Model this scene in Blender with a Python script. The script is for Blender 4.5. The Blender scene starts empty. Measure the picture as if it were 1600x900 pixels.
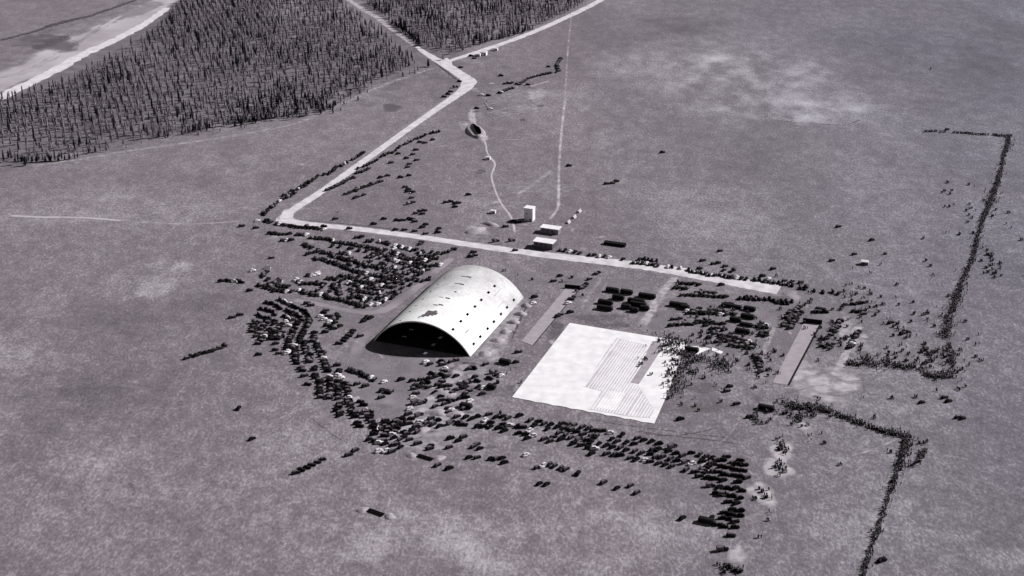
import bpy, math, random
import numpy as np
from mathutils import Vector, Matrix
random.seed(7); rng = np.random.default_rng(11)
R = math.radians
# ------------------------------------------------------------------ camera, sky, sun, exposure
scene = bpy.context.scene
COL = scene.collection
FPX, PITCH, HC = 2412.0, math.atan(1062/2412.0), 400.0     # an aeroplane 400 m up
CP, SP = math.cos(PITCH), math.sin(PITCH)
cam_data = bpy.data.cameras.new('camera'); cam = bpy.data.objects.new('camera', cam_data); COL.objects.link(cam)
cam.location = (0, 0, HC); cam.rotation_euler = (math.pi/2-PITCH, 0, 0)
cam_data.sensor_width = 36; cam_data.lens = 36*FPX/1600; cam_data.clip_start = 1; cam_data.clip_end = 30000
scene.camera = cam
SUN_EL = R(36); SH = Vector((-0.94, -0.34, 0)).normalized()     # direction shadows fall on the ground
SUN_AZ = math.atan2(-SH.x, -SH.y)                               # clockwise from +Y
world = bpy.data.worlds.new('World'); scene.world = world; world.use_nodes = True
wn, wl = world.node_tree.nodes, world.node_tree.links
bg = wn['Background']; sky = wn.new('ShaderNodeTexSky'); sky.sky_type = 'NISHITA'; sky.sun_disc = False
sky.altitude = 3000; sky.air_density = .4; sky.dust_density = 0; sky.sun_elevation = SUN_EL; sky.sun_rotation = SUN_AZ
hs = wn.new('ShaderNodeHueSaturation'); hs.inputs['Saturation'].default_value = 0.08
wl.new(sky.outputs[0], hs.inputs['Color']); wl.new(hs.outputs[0], bg.inputs['Color']); bg.inputs['Strength'].default_value = 0.05
sd = bpy.data.lights.new('sun', 'SUN'); sun = bpy.data.objects.new('sun', sd); COL.objects.link(sun)
sd.energy = 5.0; sd.angle = R(0.5); sd.color = (1.0, 0.985, 0.99)
ray = Vector((SH.x*math.cos(SUN_EL), SH.y*math.cos(SUN_EL), -math.sin(SUN_EL)))
sun.rotation_euler = ray.to_track_quat('-Z', 'Y').to_euler(); sun.location = (300, 1200, 600)
vs = scene.view_settings; vs.view_transform = 'Standard'; vs.look = 'None'; vs.gamma = 1; vs.use_curve_mapping = False
vs.exposure = 0.32

# ------------------------------------------------------------------ helpers
def G(x, y):                       # photo coordinates -> the spot on the flat plain, in metres
    v = 450-y; d = FPX*SP-v*CP
    return Vector(((x-800)/d*HC, (FPX*CP+v*SP)/d*HC, 0))
U = Vector((0.3515, 0.9362, 0)).normalized(); V = Vector((U.y, -U.x, 0))   # the survey grid of the field
AV = math.atan2(V.y, V.x); AU = math.atan2(U.y, U.x)
def tag(o, label=None, cat=None, group=None, kind=None):
    if label: o['label'] = label
    if cat: o['category'] = cat
    if group: o['group'] = group
    if kind: o['kind'] = kind
    return o
def grey(v, t=(1.0, 0.835, .99)): k = max(0, 1-v/.9); return (v*(1-(1-t[0])*k), v*(1-(1-t[1])*k), v*(1-(1-t[2])*k), 1)
def mat(name, lo, hi=None, scale=0.6, rough=0.9, bump=0.0, detail=4, stretch=(1,1,1), soft=None, metal=0.0, spec=.12):
    m = bpy.data.materials.new(name); m.use_nodes = True; n, l = m.node_tree.nodes, m.node_tree.links
    b = n['Principled BSDF']; b.inputs['Roughness'].default_value = rough; b.inputs['Metallic'].default_value = metal
    b.inputs['Specular IOR Level'].default_value = spec
    hi = lo if hi is None else hi
    tc = n.new('ShaderNodeTexCoord'); mp = n.new('ShaderNodeMapping'); mp.inputs['Scale'].default_value = stretch
    no = n.new('ShaderNodeTexNoise'); no.inputs['Scale'].default_value = scale; no.inputs['Detail'].default_value = detail
    rp = n.new('ShaderNodeValToRGB'); rp.color_ramp.elements[0].position = .32; rp.color_ramp.elements[1].position = .68
    rp.color_ramp.elements[0].color = grey(lo); rp.color_ramp.elements[1].color = grey(hi)
    l.new(tc.outputs['Object'], mp.inputs['Vector']); l.new(mp.outputs[0], no.inputs['Vector'])
    l.new(no.outputs['Fac'], rp.inputs['Fac']); l.new(rp.outputs[0], b.inputs['Base Color'])
    if bump:
        bp = n.new('ShaderNodeBump'); bp.inputs['Strength'].default_value = bump; l.new(no.outputs['Fac'], bp.inputs['Height']); l.new(bp.outputs[0], b.inputs['Normal'])
    if soft is not None:            # worn-in marks on the grass: patchy cover, the grass shows between
        at = n.new('ShaderNodeAttribute'); at.attribute_name = 'cover'
        n2 = n.new('ShaderNodeTexNoise'); n2.inputs['Scale'].default_value = soft; n2.inputs['Detail'].default_value = 5
        l.new(tc.outputs['Object'], n2.inputs['Vector'])
        a = n.new('ShaderNodeMath'); a.operation = 'ADD'; l.new(n2.outputs['Fac'], a.inputs[0]); l.new(at.outputs['Fac'], a.inputs[1])
        s = n.new('ShaderNodeMapRange'); s.inputs['From Min'].default_value = .78; s.inputs['From Max'].default_value = 1.25
        l.new(a.outputs[0], s.inputs['Value']); l.new(s.outputs[0], b.inputs['Alpha'])
    return m
class MB:
    def __init__(s): s.v = []; s.f = []; s.m = []
    def add(s, vs_, fs, mi=0):
        k = len(s.v); s.v += [tuple(p) for p in vs_]; s.f += [tuple(i+k for i in f) for f in fs]; s.m += [mi]*len(fs); return s
    def box(s, c, d, rz=0, mi=0, top=1.0):
        M_ = Matrix.Rotation(rz, 3, 'Z'); x, y, z = d[0]/2, d[1]/2, d[2]/2; P = []
        for sz in (-1, 1):
            t = top if sz > 0 else 1
            for sx, sy in ((-1,-1),(1,-1),(1,1),(-1,1)): P.append(Vector(c)+M_@Vector((sx*x*t, sy*y*t, sz*z)))
        return s.add(P, [(3,2,1,0),(4,5,6,7),(0,1,5,4),(1,2,6,5),(2,3,7,6),(3,0,4,7)], mi)
    def prism(s, prof, y0, y1, mi=0, taper=None):      # side profile in x,z pushed across y
        n = len(prof); tp = taper or (lambda z: 1.0)
        P = [(x, y0*tp(z), z) for x, z in prof]+[(x, y1*tp(z), z) for x, z in prof]
        F = [tuple(range(n)), tuple(range(2*n-1, n-1, -1))]+[(i, i+n, (i+1) % n+n, (i+1) % n) for i in range(n)]
        return s.add(P, F, mi)
    def cyl(s, a, b, r0, r1=None, n=8, mi=0):
        r1 = r0 if r1 is None else r1; a, b = Vector(a), Vector(b); d = (b-a).normalized()
        x = d.orthogonal().normalized(); y = d.cross(x); P = []
        for c, r in ((a, r0), (b, r1)): P += [c+(x*math.cos(2*math.pi*i/n)+y*math.sin(2*math.pi*i/n))*r for i in range(n)]
        return s.add(P, [tuple(range(n-1, -1, -1)), tuple(range(n, 2*n))]+[(i, (i+1) % n, (i+1) % n+n, i+n) for i in range(n)], mi)
    def build(s, name, mats, parent=None, smooth=False, attr=None):
        me = bpy.data.meshes.new(name); me.from_pydata(s.v, [], s.f); me.update()
        for m in (mats if isinstance(mats, (list, tuple)) else [mats]): me.materials.append(m)
        me.polygons.foreach_set('material_index', s.m)
        if smooth: me.polygons.foreach_set('use_smooth', [True]*len(s.f))
        if attr is not None:
            a = me.attributes.new('cover', 'FLOAT', 'POINT'); a.data.foreach_set('value', attr)
        o = bpy.data.objects.new(name, me); COL.objects.link(o)
        if parent: o.parent = parent
        return o
def empty(name, loc=(0,0,0), rz=0):
    o = bpy.data.objects.new(name, None); COL.objects.link(o); o.location = loc; o.rotation_euler = (0,0,rz); o.empty_display_size = .5; return o
def tree_children(o): return [c for c in bpy.data.objects if c.parent == o]
def copy_thing(spec, loc, rz, s=1.0):
    root, kids = spec
    r = root.copy(); COL.objects.link(r); r.location = loc; r.rotation_euler = (0,0,rz); r.scale = (s,s,s)
    for ch, sub in kids:
        c = ch.copy(); COL.objects.link(c); c.parent = r
        for g in sub:
            d = g.copy(); COL.objects.link(d); d.parent = c
    return r
def vnoise(x, y, seed):            # smooth value noise on arrays
    r = np.random.default_rng(seed).random((128,128)); xi = np.floor(x).astype(int); yi = np.floor(y).astype(int)
    fx, fy = x-xi, y-yi; fx = fx*fx*(3-2*fx); fy = fy*fy*(3-2*fy); g = lambda a, b: r[a % 128, b % 128]
    return (g(xi,yi)*(1-fx)+g(xi+1,yi)*fx)*(1-fy)+(g(xi,yi+1)*(1-fx)+g(xi+1,yi+1)*fx)*fy
def fbm(x, y, seed, o=4): return sum(vnoise(x*2**k, y*2**k, seed+k)*.5**k for k in range(o))/sum(.5**k for k in range(o))
def catmull(pts, step=1.0):        # pts: tuples of floats of any size
    P = [np.array(p, float) for p in pts]; P = [2*P[0]-P[1]]+P+[2*P[-1]-P[-2]]; out = []
    for i in range(1, len(P)-2):
        a, b, c, d = P[i-1:i+3]; n = max(2, int(np.linalg.norm((c-b)[:2])/step))
        for k in range(n):
            t = k/n; out.append(.5*((2*b)+(c-a)*t+(2*a-5*b+4*c-d)*t*t+(3*b-a-3*c+d)*t**3))
    out.append(P[-2]); return out
def ribbon(name, pix, width, m, z=.004, rag=.15, step=2.0, seed=0, cover=None, curve=True):
    W = width if isinstance(width, (list, tuple)) else [width]*len(pix)
    pts = [(*G(*p)[:2], w) for p, w in zip(pix, W)]
    L = catmull(pts, step) if curve else catmull([pts[0]]+[p for p in pts[1:]], step)
    mb = MB(); rr = random.Random(seed); att = []; off = [(-1, 0), (-.45, 1), (.45, 1), (1, 0)]
    for i, p in enumerate(L):
        q = L[min(i+1, len(L)-1)]-L[max(i-1, 0)]; t = Vector((q[0], q[1], 0)).normalized(); nrm = Vector((-t.y, t.x, 0))
        for k, (o_, c) in enumerate(off):
            w = p[2]/2*o_; w += (rr.random()-.5)*2*rag*p[2]*(1 if abs(o_) > .9 else .2)
            mb.v.append((p[0]+nrm.x*w, p[1]+nrm.y*w, z))
            e = min(1, i/4, (len(L)-1-i)/4) if cover is not None else 1
            att.append((cover if cover is not None else 1)*(.25+.75*c)*e)
        if i:
            for k in range(3): a = (i-1)*4+k; mb.f.append((a+1, a, a+4, a+5)); mb.m.append(0)
    return mb.build(name, m, attr=att)
def patch(name, cx, cy, rx, ry, m, z, cover=.6, seed=0, rot=0, n=28):     # soft-edged spread of soil; radii in metres
    c = G(cx, cy); mb = MB(); att = []; rr = random.Random(seed); ph = [rr.random()*6.28 for _ in range(4)]
    mb.v.append((c.x, c.y, z)); att.append(cover)
    for ring, cv in ((.5, .9), (.8, .6), (1.0, 0.0)):
        for i in range(n):
            a = 2*math.pi*i/n; w = 1+.16*math.sin(2*a+ph[0])+.12*math.sin(3*a+ph[1])+.08*math.sin(5*a+ph[2])
            x, y = rx*ring*w*math.cos(a), ry*ring*w*math.sin(a)
            mb.v.append((c.x+x*math.cos(rot)-y*math.sin(rot), c.y+x*math.sin(rot)+y*math.cos(rot), z)); att.append(cover*cv)
    for i in range(n):
        j = (i+1) % n; mb.f.append((0, 1+i, 1+j))
        for r_ in range(2): a = 1+r_*n; mb.f.append((a+i, a+n+i, a+n+j, a+j))
    mb.m = [0]*len(mb.f); return mb.build(name, m, attr=att)
def zone(name, pix, m, z):          # flat sheet with straight edges
    mb = MB(); P = [G(*p) for p in pix]; mb.add([(p.x, p.y, z) for p in P], [tuple(range(len(P)))])
    o = mb.build(name, m)
    if o.data.polygons[0].normal.z < 0: o.data.flip_normals()
    return o

# ------------------------------------------------------------------ materials
M = {}
M['chalk'] = mat('chalky_gravel', .50, .66, .12, bump=.1)
M['road'] = mat('pale_road_gravel', .46, .64, .15, stretch=(1,1,1))
M['sand'] = mat('river_sand', .30, .46, .02, soft=.02, detail=6)
M['track'] = mat('worn_track', .36, .48, .1, soft=.12)
M['pale'] = mat('pale_disturbed_soil', .32, .46, .2, soft=.22, detail=8)
M['worn'] = mat('worn_dusty_ground', .24, .30, .06, soft=.05, detail=6)
M['damp'] = mat('damp_dark_ground', .10, .15, .06, soft=.06, detail=6)
M['ditch'] = mat('dark_soil_and_ditch_shade', .05, .10, .3, soft=.3)  # dark soil of banks and trails; also paints the ditch shadow
M['mound'] = mat('spoil_earth', .24, .38, .4, bump=.4)
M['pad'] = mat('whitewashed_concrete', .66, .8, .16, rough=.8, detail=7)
M['strip'] = mat('packed_grey_floor', .29, .35, .25)
M['darkwall'] = mat('tarred_boards', .006, .012, .8)
M['tentcloth'] = mat('tent_canvas', .34, .46, .4)
M['floor_shade'] = mat('hangar_floor_painted_shade', .015, .035, .2)  # floor colour carries the shade inside the hangar
M['white'] = mat('white_paint', .68, .8, .3)
M['shade'] = mat('hangar_lining_painted_shade', .010, .015, .3)  # lining kept near-black, the mouth's shade is in its colour
M['black'] = mat('black_car_paint', .004, .008, .8, rough=.7)
M['dark'] = mat('dark_grey_paint', .008, .018, .8, rough=.7)
M['cream'] = mat('light_dusty_paint', .5, .75, .8, rough=.6)
M['glass'] = mat('car_glass', .01, .015, .5, rough=.4)
M['tyre'] = mat('rubber', .01, .015, 2)
M['canvas'] = mat('canvas_glint_tone', .05, .2, .15)  # canvas, kept pale so its colour gives car roofs their glints
M['cloth'] = mat('dark_clothes', .004, .010, 2)
M['cloth2'] = mat('light_clothes', .3, .5, 2)
M['skin'] = mat('skin_tone', .14, .2, 3)
M['leaf'] = mat('pine_needles', .11, .16, .25)
M['leaf2'] = mat('pine_needles_light', .15, .22, .25)
M['leaf3'] = mat('shade_dark_fir_needles', .008, .02, .25)  # near-black trees, shade between the pines put into their colour
M['bark'] = mat('pine_bark', .12, .2, 1.5)
M['litter'] = mat('forest_floor', .16, .24, .08, soft=.05, detail=6)
M['wood'] = mat('weathered_boards', .08, .13, .8)
M['wallgrey'] = mat('grey_board_wall', .2, .27, .8)

# hangar roof skin: whitewash over felt, seams across, dirt towards the far end
def roof_mat():
    m = bpy.data.materials.new('whitewashed_roof_felt'); m.use_nodes = True; n, l = m.node_tree.nodes, m.node_tree.links
    b = n['Principled BSDF']; b.inputs['Roughness'].default_value = .75; b.inputs['Specular IOR Level'].default_value = .2
    tc = n.new('ShaderNodeTexCoord'); sx = n.new('ShaderNodeSeparateXYZ'); l.new(tc.outputs['Object'], sx.inputs[0])
    no = n.new('ShaderNodeTexNoise'); no.inputs['Scale'].default_value = .07; no.inputs['Detail'].default_value = 7; no.inputs['Roughness'].default_value = .6
    l.new(tc.outputs['Object'], no.inputs['Vector'])
    mr = n.new('ShaderNodeMapRange'); mr.inputs['From Min'].default_value = 30; mr.inputs['From Max'].default_value = 75; mr.inputs['To Max'].default_value = .38
    l.new(sx.outputs['Y'], mr.inputs['Value'])
    ad = n.new('ShaderNodeMath'); ad.operation = 'ADD'; l.new(no.outputs['Fac'], ad.inputs[0]); l.new(mr.outputs[0], ad.inputs[1])
    rp = n.new('ShaderNodeValToRGB'); e = rp.color_ramp.elements; e[0].position = .45; e[0].color = grey(.84, (1,.97,1)); e[1].position = 1.0; e[1].color = grey(.42, (1,.93,1))
    l.new(ad.outputs[0], rp.inputs[0])
    wv = n.new('ShaderNodeTexWave'); wv.bands_direction = 'Y'; wv.inputs['Scale'].default_value = .16; wv.inputs['Distortion'].default_value = .15
    l.new(tc.outputs['Object'], wv.inputs['Vector'])
    w2 = n.new('ShaderNodeMapRange'); w2.inputs['From Min'].default_value = 0; w2.inputs['From Max'].default_value = .08; w2.inputs['To Min'].default_value = .9
    l.new(wv.outputs['Fac'], w2.inputs['Value'])
    n3 = n.new('ShaderNodeTexNoise'); n3.inputs['Scale'].default_value = .9; n3.inputs['Detail'].default_value = 4; l.new(tc.outputs['Object'], n3.inputs['Vector'])
    m3 = n.new('ShaderNodeMapRange'); m3.inputs['From Min'].default_value = .35; m3.inputs['From Max'].default_value = .6; m3.inputs['To Min'].default_value = .82
    l.new(n3.outputs['Fac'], m3.inputs['Value'])
    mu = n.new('ShaderNodeMath'); mu.operation = 'MULTIPLY'; l.new(w2.outputs[0], mu.inputs[0]); l.new(m3.outputs[0], mu.inputs[1])
    mx = n.new('ShaderNodeMix'); mx.data_type = 'RGBA'; mx.blend_type = 'MULTIPLY'; mx.inputs[0].default_value = 1
    l.new(rp.outputs[0], mx.inputs[6]); l.new(mu.outputs[0], mx.inputs[7]); l.new(mx.outputs[2], b.inputs['Base Color'])
    return m
M['roof'] = roof_mat()
M['bed'] = mat('grey_formwork_bed', .46, .60, .12, detail=6)
def ground_mat():
    m = bpy.data.materials.new('dry_grass_plain'); m.use_nodes = True; n, l = m.node_tree.nodes, m.node_tree.links
    b = n['Principled BSDF']; b.inputs['Roughness'].default_value = 1; b.inputs['Specular IOR Level'].default_value = 0
    tc = n.new('ShaderNodeTexCoord'); at = n.new('ShaderNodeAttribute'); at.attribute_name = 'cover'
    at2 = n.new('ShaderNodeAttribute'); at2.attribute_name = 'cool'; at3 = n.new('ShaderNodeAttribute'); at3.attribute_name = 'mottle'
    def nz(sc, det, amp, st=(1,1,1), rough=.55):
        mp = n.new('ShaderNodeMapping'); mp.inputs['Scale'].default_value = st; mp.inputs['Rotation'].default_value = (0,0,.15); l.new(tc.outputs['Object'], mp.inputs[0])
        t = n.new('ShaderNodeTexNoise'); t.inputs['Scale'].default_value = sc; t.inputs['Detail'].default_value = det; t.inputs['Roughness'].default_value = rough
        l.new(mp.outputs[0], t.inputs['Vector']); a = n.new('ShaderNodeMath'); a.operation = 'SUBTRACT'; a.inputs[1].default_value = .5
        l.new(t.outputs['Fac'], a.inputs[0]); c = n.new('ShaderNodeMath'); c.operation = 'MULTIPLY'; c.inputs[1].default_value = amp; l.new(a.outputs[0], c.inputs[0]); return c
    big = nz(.012, 5, .7, (1,.45,1)); mid = nz(.16, 8, 1.7, (1,.6,1), .8); fine = nz(.7, 4, 2.5, (1,.5,1), .85); far_ = nz(.11, 6, 1.0, (.8,.5,1), .75)
    mm = n.new('ShaderNodeMath'); mm.operation = 'MULTIPLY'; l.new(mid.outputs[0], mm.inputs[0]); l.new(at3.outputs['Fac'], mm.inputs[1])
    s = big
    for o in (mm, fine, far_, at): a = n.new('ShaderNodeMath'); a.operation = 'ADD'; l.new(s.outputs[0], a.inputs[0]); l.new(o.outputs['Fac' if o is at else 0], a.inputs[1]); s = a
    mr = n.new('ShaderNodeMapRange'); mr.inputs['From Min'].default_value = -1; mr.inputs['From Max'].default_value = 1; l.new(s.outputs[0], mr.inputs[0])
    rp = n.new('ShaderNodeValToRGB'); e = rp.color_ramp.elements; e[0].position = 0; e[0].color = grey(.06); e[1].position = 1; e[1].color = grey(.5)
    k = e.new(.5); k.color = grey(.175)
    l.new(mr.outputs[0], rp.inputs[0])
    mx = n.new('ShaderNodeMix'); mx.data_type = 'RGBA'; mx.blend_type = 'MULTIPLY'; mx.inputs[7].default_value = (.80,.94,1.0,1)
    l.new(at2.outputs['Fac'], mx.inputs[0]); l.new(rp.outputs[0], mx.inputs[6]); l.new(mx.outputs[2], b.inputs['Base Color'])
    return m
M['ground'] = ground_mat()

# ------------------------------------------------------------------ the plain
# broad lighter and darker swards: centre and half size in photo units, strength
SWARD = [(1185,115,130,50,.27),(1275,172,100,18,.34),(1120,150,90,30,.16),(1110,95,45,14,.2),(1230,185,50,8,.2),(985,100,70,18,.12),(880,160,80,20,.10),(1110,170,40,7,.16),
 (245,430,70,16,.24),(120,470,90,26,.14),(40,540,90,28,.16),(60,330,200,40,.10),(250,310,140,28,.10),(330,250,160,20,.12),(230,480,170,30,-.10),(160,600,170,45,-.14),(60,680,90,60,-.08),
 (120,760,90,40,.16),(210,700,90,26,.10),(300,760,90,36,.10),(250,860,220,30,.05),(420,690,60,30,.10),(330,620,40,16,.08),(620,860,110,26,.05),(700,840,130,34,.22),(830,870,100,36,.30),(1010,840,90,40,.18),
 (820,800,80,22,.14),(640,740,150,26,-.06),(900,600,220,24,0),(1340,800,60,70,.10),(1540,860,60,34,.20),(1460,720,60,40,-.03),(1580,640,80,60,-.10),(1500,500,60,80,-.06),
 (1360,300,70,60,.08),(1200,330,110,50,.06),(1060,320,120,50,.05),(1420,210,60,30,.03),(1480,110,110,70,-.10),(1080,40,60,14,-.16),(1000,60,60,10,-.08),(1560,60,90,60,-.10),
 (950,220,70,16,.08),(640,300,60,30,-.05),(560,290,60,30,-.04),(560,200,120,26,-.02),(1360,560,30,12,.1),(1500,650,160,14,.02),(1150,520,90,40,.1),(760,300,60,34,.02),(1400,640,50,16,.08),
 (1100,640,100,26,-.05),(500,620,30,80,.08),(450,450,60,16,.05),(600,590,60,20,.06)]
def build_ground():
    x = np.arange(-640, 641, 4.0); y = np.arange(520, 1961, 4.0); X, Y = np.meshgrid(x, y); ny, nx = X.shape
    cov = np.zeros_like(X); xw = X+(fbm(X/45, Y/45, 5)-.5)*70; yw = Y+(fbm(X/45, Y/45, 9)-.5)*90
    for cx, cy, rx, ry, s in SWARD:
        c = G(cx, cy); ax = abs(G(cx+rx, cy).x-c.x); ay = abs(G(cx, cy-ry).y-G(cx, cy+ry).y)/2
        d = ((xw-c.x)/ax)**2+((yw-c.y)/ay)**2; cov += s*1.2*np.exp(-d**1.5*1.1)*np.clip(-.55+3.1*fbm(X/13, Y/24, 21, 5), .1, 2.2)
    cov += (fbm(X/130, Y/160, 33)-.5)*.12
    edge = np.minimum(1, np.minimum(np.minimum(X+640, 640-X)/80, np.minimum(Y-520, 1960-Y)/80)); cov *= edge
    cool = np.clip((X-60)/330, 0, 1)*edge*(.6+.6*fbm(X/90, Y/90, 44)); cool = np.clip(cool, 0, 1)*.65
    mot = np.clip(1.15-(Y-560)/900, .32, 1.1)
    o = MB()
    vv = np.stack([X.ravel(), Y.ravel(), np.zeros(X.size)], 1); i = np.arange(ny-1)[:,None]*nx+np.arange(nx-1)[None,:]
    F = np.stack([i, i+1, i+1+nx, i+nx], -1).reshape(-1, 4)
    nv = len(vv); B = 14000.; xs = [-B,-640,640,B]; ys = [-3000.,520,1960,B]
    ov = [(a, b, 0) for b in ys for a in xs]; of = [(nv+r*4+c, nv+r*4+c+1, nv+r*4+c+5, nv+r*4+c+4) for r in range(3) for c in range(3) if not (r == 1 and c == 1)]
    vv = np.concatenate([vv, np.array(ov)]); F = np.concatenate([F, np.array(of)])
    me = bpy.data.meshes.new('ground'); me.from_pydata(vv.tolist(), [], F.tolist()); me.update()
    for nm, arr, d in (('cover', cov, 0), ('cool', cool, 0), ('mottle', mot, .6)):
        a = me.attributes.new(nm, 'FLOAT', 'POINT'); a.data.foreach_set('value', np.concatenate([arr.ravel(), np.full(16, d)]))
    me.materials.append(M['ground']); g = bpy.data.objects.new('ground', me); COL.objects.link(g); tag(g, kind='structure')
build_ground()
def st(o): return tag(o, kind='structure')

# worn areas, lowest sheets
for i, (cx, cy, rx, ry, c, mt) in enumerate([(620,590,60,70,.55,'worn'),(1180,500,90,80,.42,'worn'),(1285,590,26,40,.45,'pale'),(1255,582,10,22,.75,'pale'),(1312,604,12,12,.85,'pale'),(1290,618,16,10,.75,'pale'),(1280,600,12,14,.8,'pale'),(1325,590,7,10,.8,'pale'),(1262,605,9,12,.8,'pale'),
     (860,440,60,40,.35,'worn'),(700,630,26,40,.6,'pale'),(680,655,20,34,.6,'pale'),(727,610,14,34,.55,'pale'),(655,690,20,18,.55,'pale'),(740,585,14,26,.5,'pale'),
     (1221,705,7.5,13,.95,'pale'),(1214,731,8,13,.95,'pale'),(1192,772,8,14,.85,'pale'),(1152,867,5,11,.8,'pale'),(1258,668,6,9,.7,'pale'),(1110,728,6,10,.9,'pale'),(1185,808,6,8,.45,'pale'),(1185,800,5,6,.4,'pale'),
     (797,505,9,14,.7,'pale'),(783,530,9,14,.7,'pale'),(765,553,9,14,.7,'pale'),(806,487,9,12,.65,'pale'),(1330,520,10,30,.6,'pale'),(1322,520,6,34,.7,'pale'),
     (745,360,11,12,.65,'pale'),(800,150,40,42,.42,'pale'),(838,148,12,24,.7,'pale'),(820,168,16,16,.55,'pale'),(790,178,14,14,.45,'pale'),(742,140,6,12,.5,'pale'),
     (738,182,5,30,.8,'pale'),(726,196,6,18,.6,'pale'),(756,215,5,12,.8,'pale'),(750,180,6,16,.5,'pale'),(865,295,14,40,.42,'pale'),(820,292,30,18,.40,'pale'),
     (1222,466,9,10,.7,'pale'),(1240,462,7,9,.6,'pale'),(733,130,7,16,.8,'road'),(698,98,5,16,.8,'road'),(560,820,3,3,.7,'pale'),(446,339,6,14,1,'road'),(1100,455,60,20,.4,'pale'),
     (640,520,30,30,.3,'worn'),(520,500,40,18,.5,'worn'),(935,440,50,12,.45,'worn'),(1000,480,40,40,.3,'worn'),(1060,600,30,60,.25,'worn')]):
    st(patch('bare_soil', cx, cy, rx, ry, M[mt], .004+.002*(i % 8), c, seed=i))
rp_ = random.Random(8)
for i in range(90):                  # scuffed earth, rubble and trampled spots
    bx = rp_.choice([(735,860,125,200),(735,860,125,200),(640,820,560,700),(720,960,280,400),(1180,1360,470,630),(640,1200,400,700),(420,760,240,380)])
    st(patch('scuffed_soil', rp_.uniform(*bx[:2]), rp_.uniform(*bx[2:]), rp_.uniform(1.5,6), rp_.uniform(1.5,6), M[rp_.choice(('pale','pale','damp'))], .0205+.0007*(i % 9), rp_.uniform(.35,.7), seed=300+i, n=16))
for i, (cx, cy, rx, ry, c) in enumerate([(640,640,20,10,.4),(612,168,9,18,.62),(945,500,30,12,.5),(900,610,110,14,.45),(90,70,26,40,.6),(60,62,26,50,.5),(870,530,10,60,.4),(1080,635,60,14,.35)]):
    st(patch('dark_grass_patch', cx, cy, rx, ry, M['damp'], .020+.001*(i % 4), c, seed=40+i))
# river sand and the far bank
st(ribbon('river_bar', [(-60,150),(0,128),(60,103),(120,72),(175,45),(230,15),(275,-8)], [60,58,56,60,62,44,30], M['sand'], .006, .05, 6, 1, 1.0))
st(ribbon('river_bar', [(-30,165),(20,143),(80,113),(130,85),(180,62),(225,38),(262,12)], [14,14,13,13,11,10,8], M['chalk'], .012, .12, 5, 2))
st(ribbon('river_bar', [(-20,125),(40,112),(100,80),(150,48),(200,18)], [12,10,9,9,8], M['sand'], .014, .3, 5, 3, .7))
st(ribbon('river_bar', [(-20,72),(60,62),(130,40),(200,22),(260,-2)], [30,36,34,40,26], M['worn'], .010, .2, 6, 3, .6))
st(ribbon('dark_bank', [(-10,66),(50,50),(100,34),(150,22),(220,-3)], [9,7,11,8,7], M['ditch'], .018, .25, 4, 4, .8))
# tracks over the plain
for i, (pts, w, c, mt) in enumerate([
    ([(-5,336),(60,339),(130,340),(205,346)], 4.5, .85, 'track'),
    ([(200,346),(300,350),(400,343)], 4, .55, 'track'),
    ([(30,262),(120,250),(200,236),(300,222),(400,206),(470,190),(540,160),(600,133),(660,112),(690,105)], 8, .5, 'pale'),
    ([(100,258),(200,240),(330,212)], 8, .35, 'track'),
    ([(893,22),(888,70),(884,130),(880,170)], 2.6, .50, 'track'),
    ([(884,148),(878,200),(874,250),(873,290),(872,322),(866,334),(852,350)], 3.2, .68, 'track'),
    ([(736,180),(748,205),(758,222),(762,240),(773,256),(768,275),(773,295),(780,312),(788,325),(800,342),(806,372)], 2.2, .85, 'track'),
    ([(800,310),(830,290),(868,262)], 6, .5, 'track'),
    ([(640,240),(700,226),(740,216),(800,218),(878,216)], 2, .45, 'track'),
    ([(440,292),(500,285),(560,272)], 3, .4, 'track'),
    ([(440,465),(500,476),(560,488),(600,484),(640,458),(680,425),(715,395)], [7,8,9,11,10,9,8], .75, 'worn'),
    ([(590,505),(560,540),(560,580),(600,600),(660,600)], [9,12,14,14,12], .55, 'worn'),
    ([(735,560),(700,600),(650,650),(610,700)], [10,10,10,8], .65, 'pale'),
    ([(1062,425),(1040,450),(1015,490),(1000,518)], [8,8,9,9], .7, 'pale'),
    ([(945,425),(915,470),(905,490)], [4,4,4], .5, 'pale'),
    ([(1215,500),(1190,560),(1190,600)], [5,5,5], .55, 'pale'),
    ([(1345,500),(1332,530),(1318,560),(1300,600)], [8,8,8,10], .7, 'pale'),
    ([(820,455),(790,500),(750,560)], [8,9,9], .55, 'pale'),
    ([(870,425),(820,455),(790,505),(760,560)], [3,3,3,3], .3, 'worn'),
    ([(955,430),(925,480),(900,500)], [2.2,2.2,2.2], .6, 'worn')]):
    st(ribbon('dirt_track', pts, w, M[mt], .028+.001*(i % 5), .2, 3, 60+i, c))
for i, (pts, w, c) in enumerate([([(1275,0),(1290,30),(1330,50),(1375,72),(1420,98),(1460,130),(1510,155)], 3, .3), ([(1190,188),(1260,192),(1320,195),(1360,180)], 3, .42),
    ([(845,450),(820,485),(795,540)], 1.6, .7), ([(960,668),(1040,680),(1130,690),(1180,700)], 1.4, .55), ([(900,650),(960,662),(1060,675),(1180,690)], 1.4, .45),
    ([(690,385),(640,425),(600,480)], 5, .30), ([(120,740),(130,780),(140,830)], 3, .3), ([(190,700),(205,760),(225,800)], 3, .3)]):
    st(ribbon('faint_dark_trail', pts, w, M['ditch'], .034+.001*(i % 4), .25, 4, 90+i, c))
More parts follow.
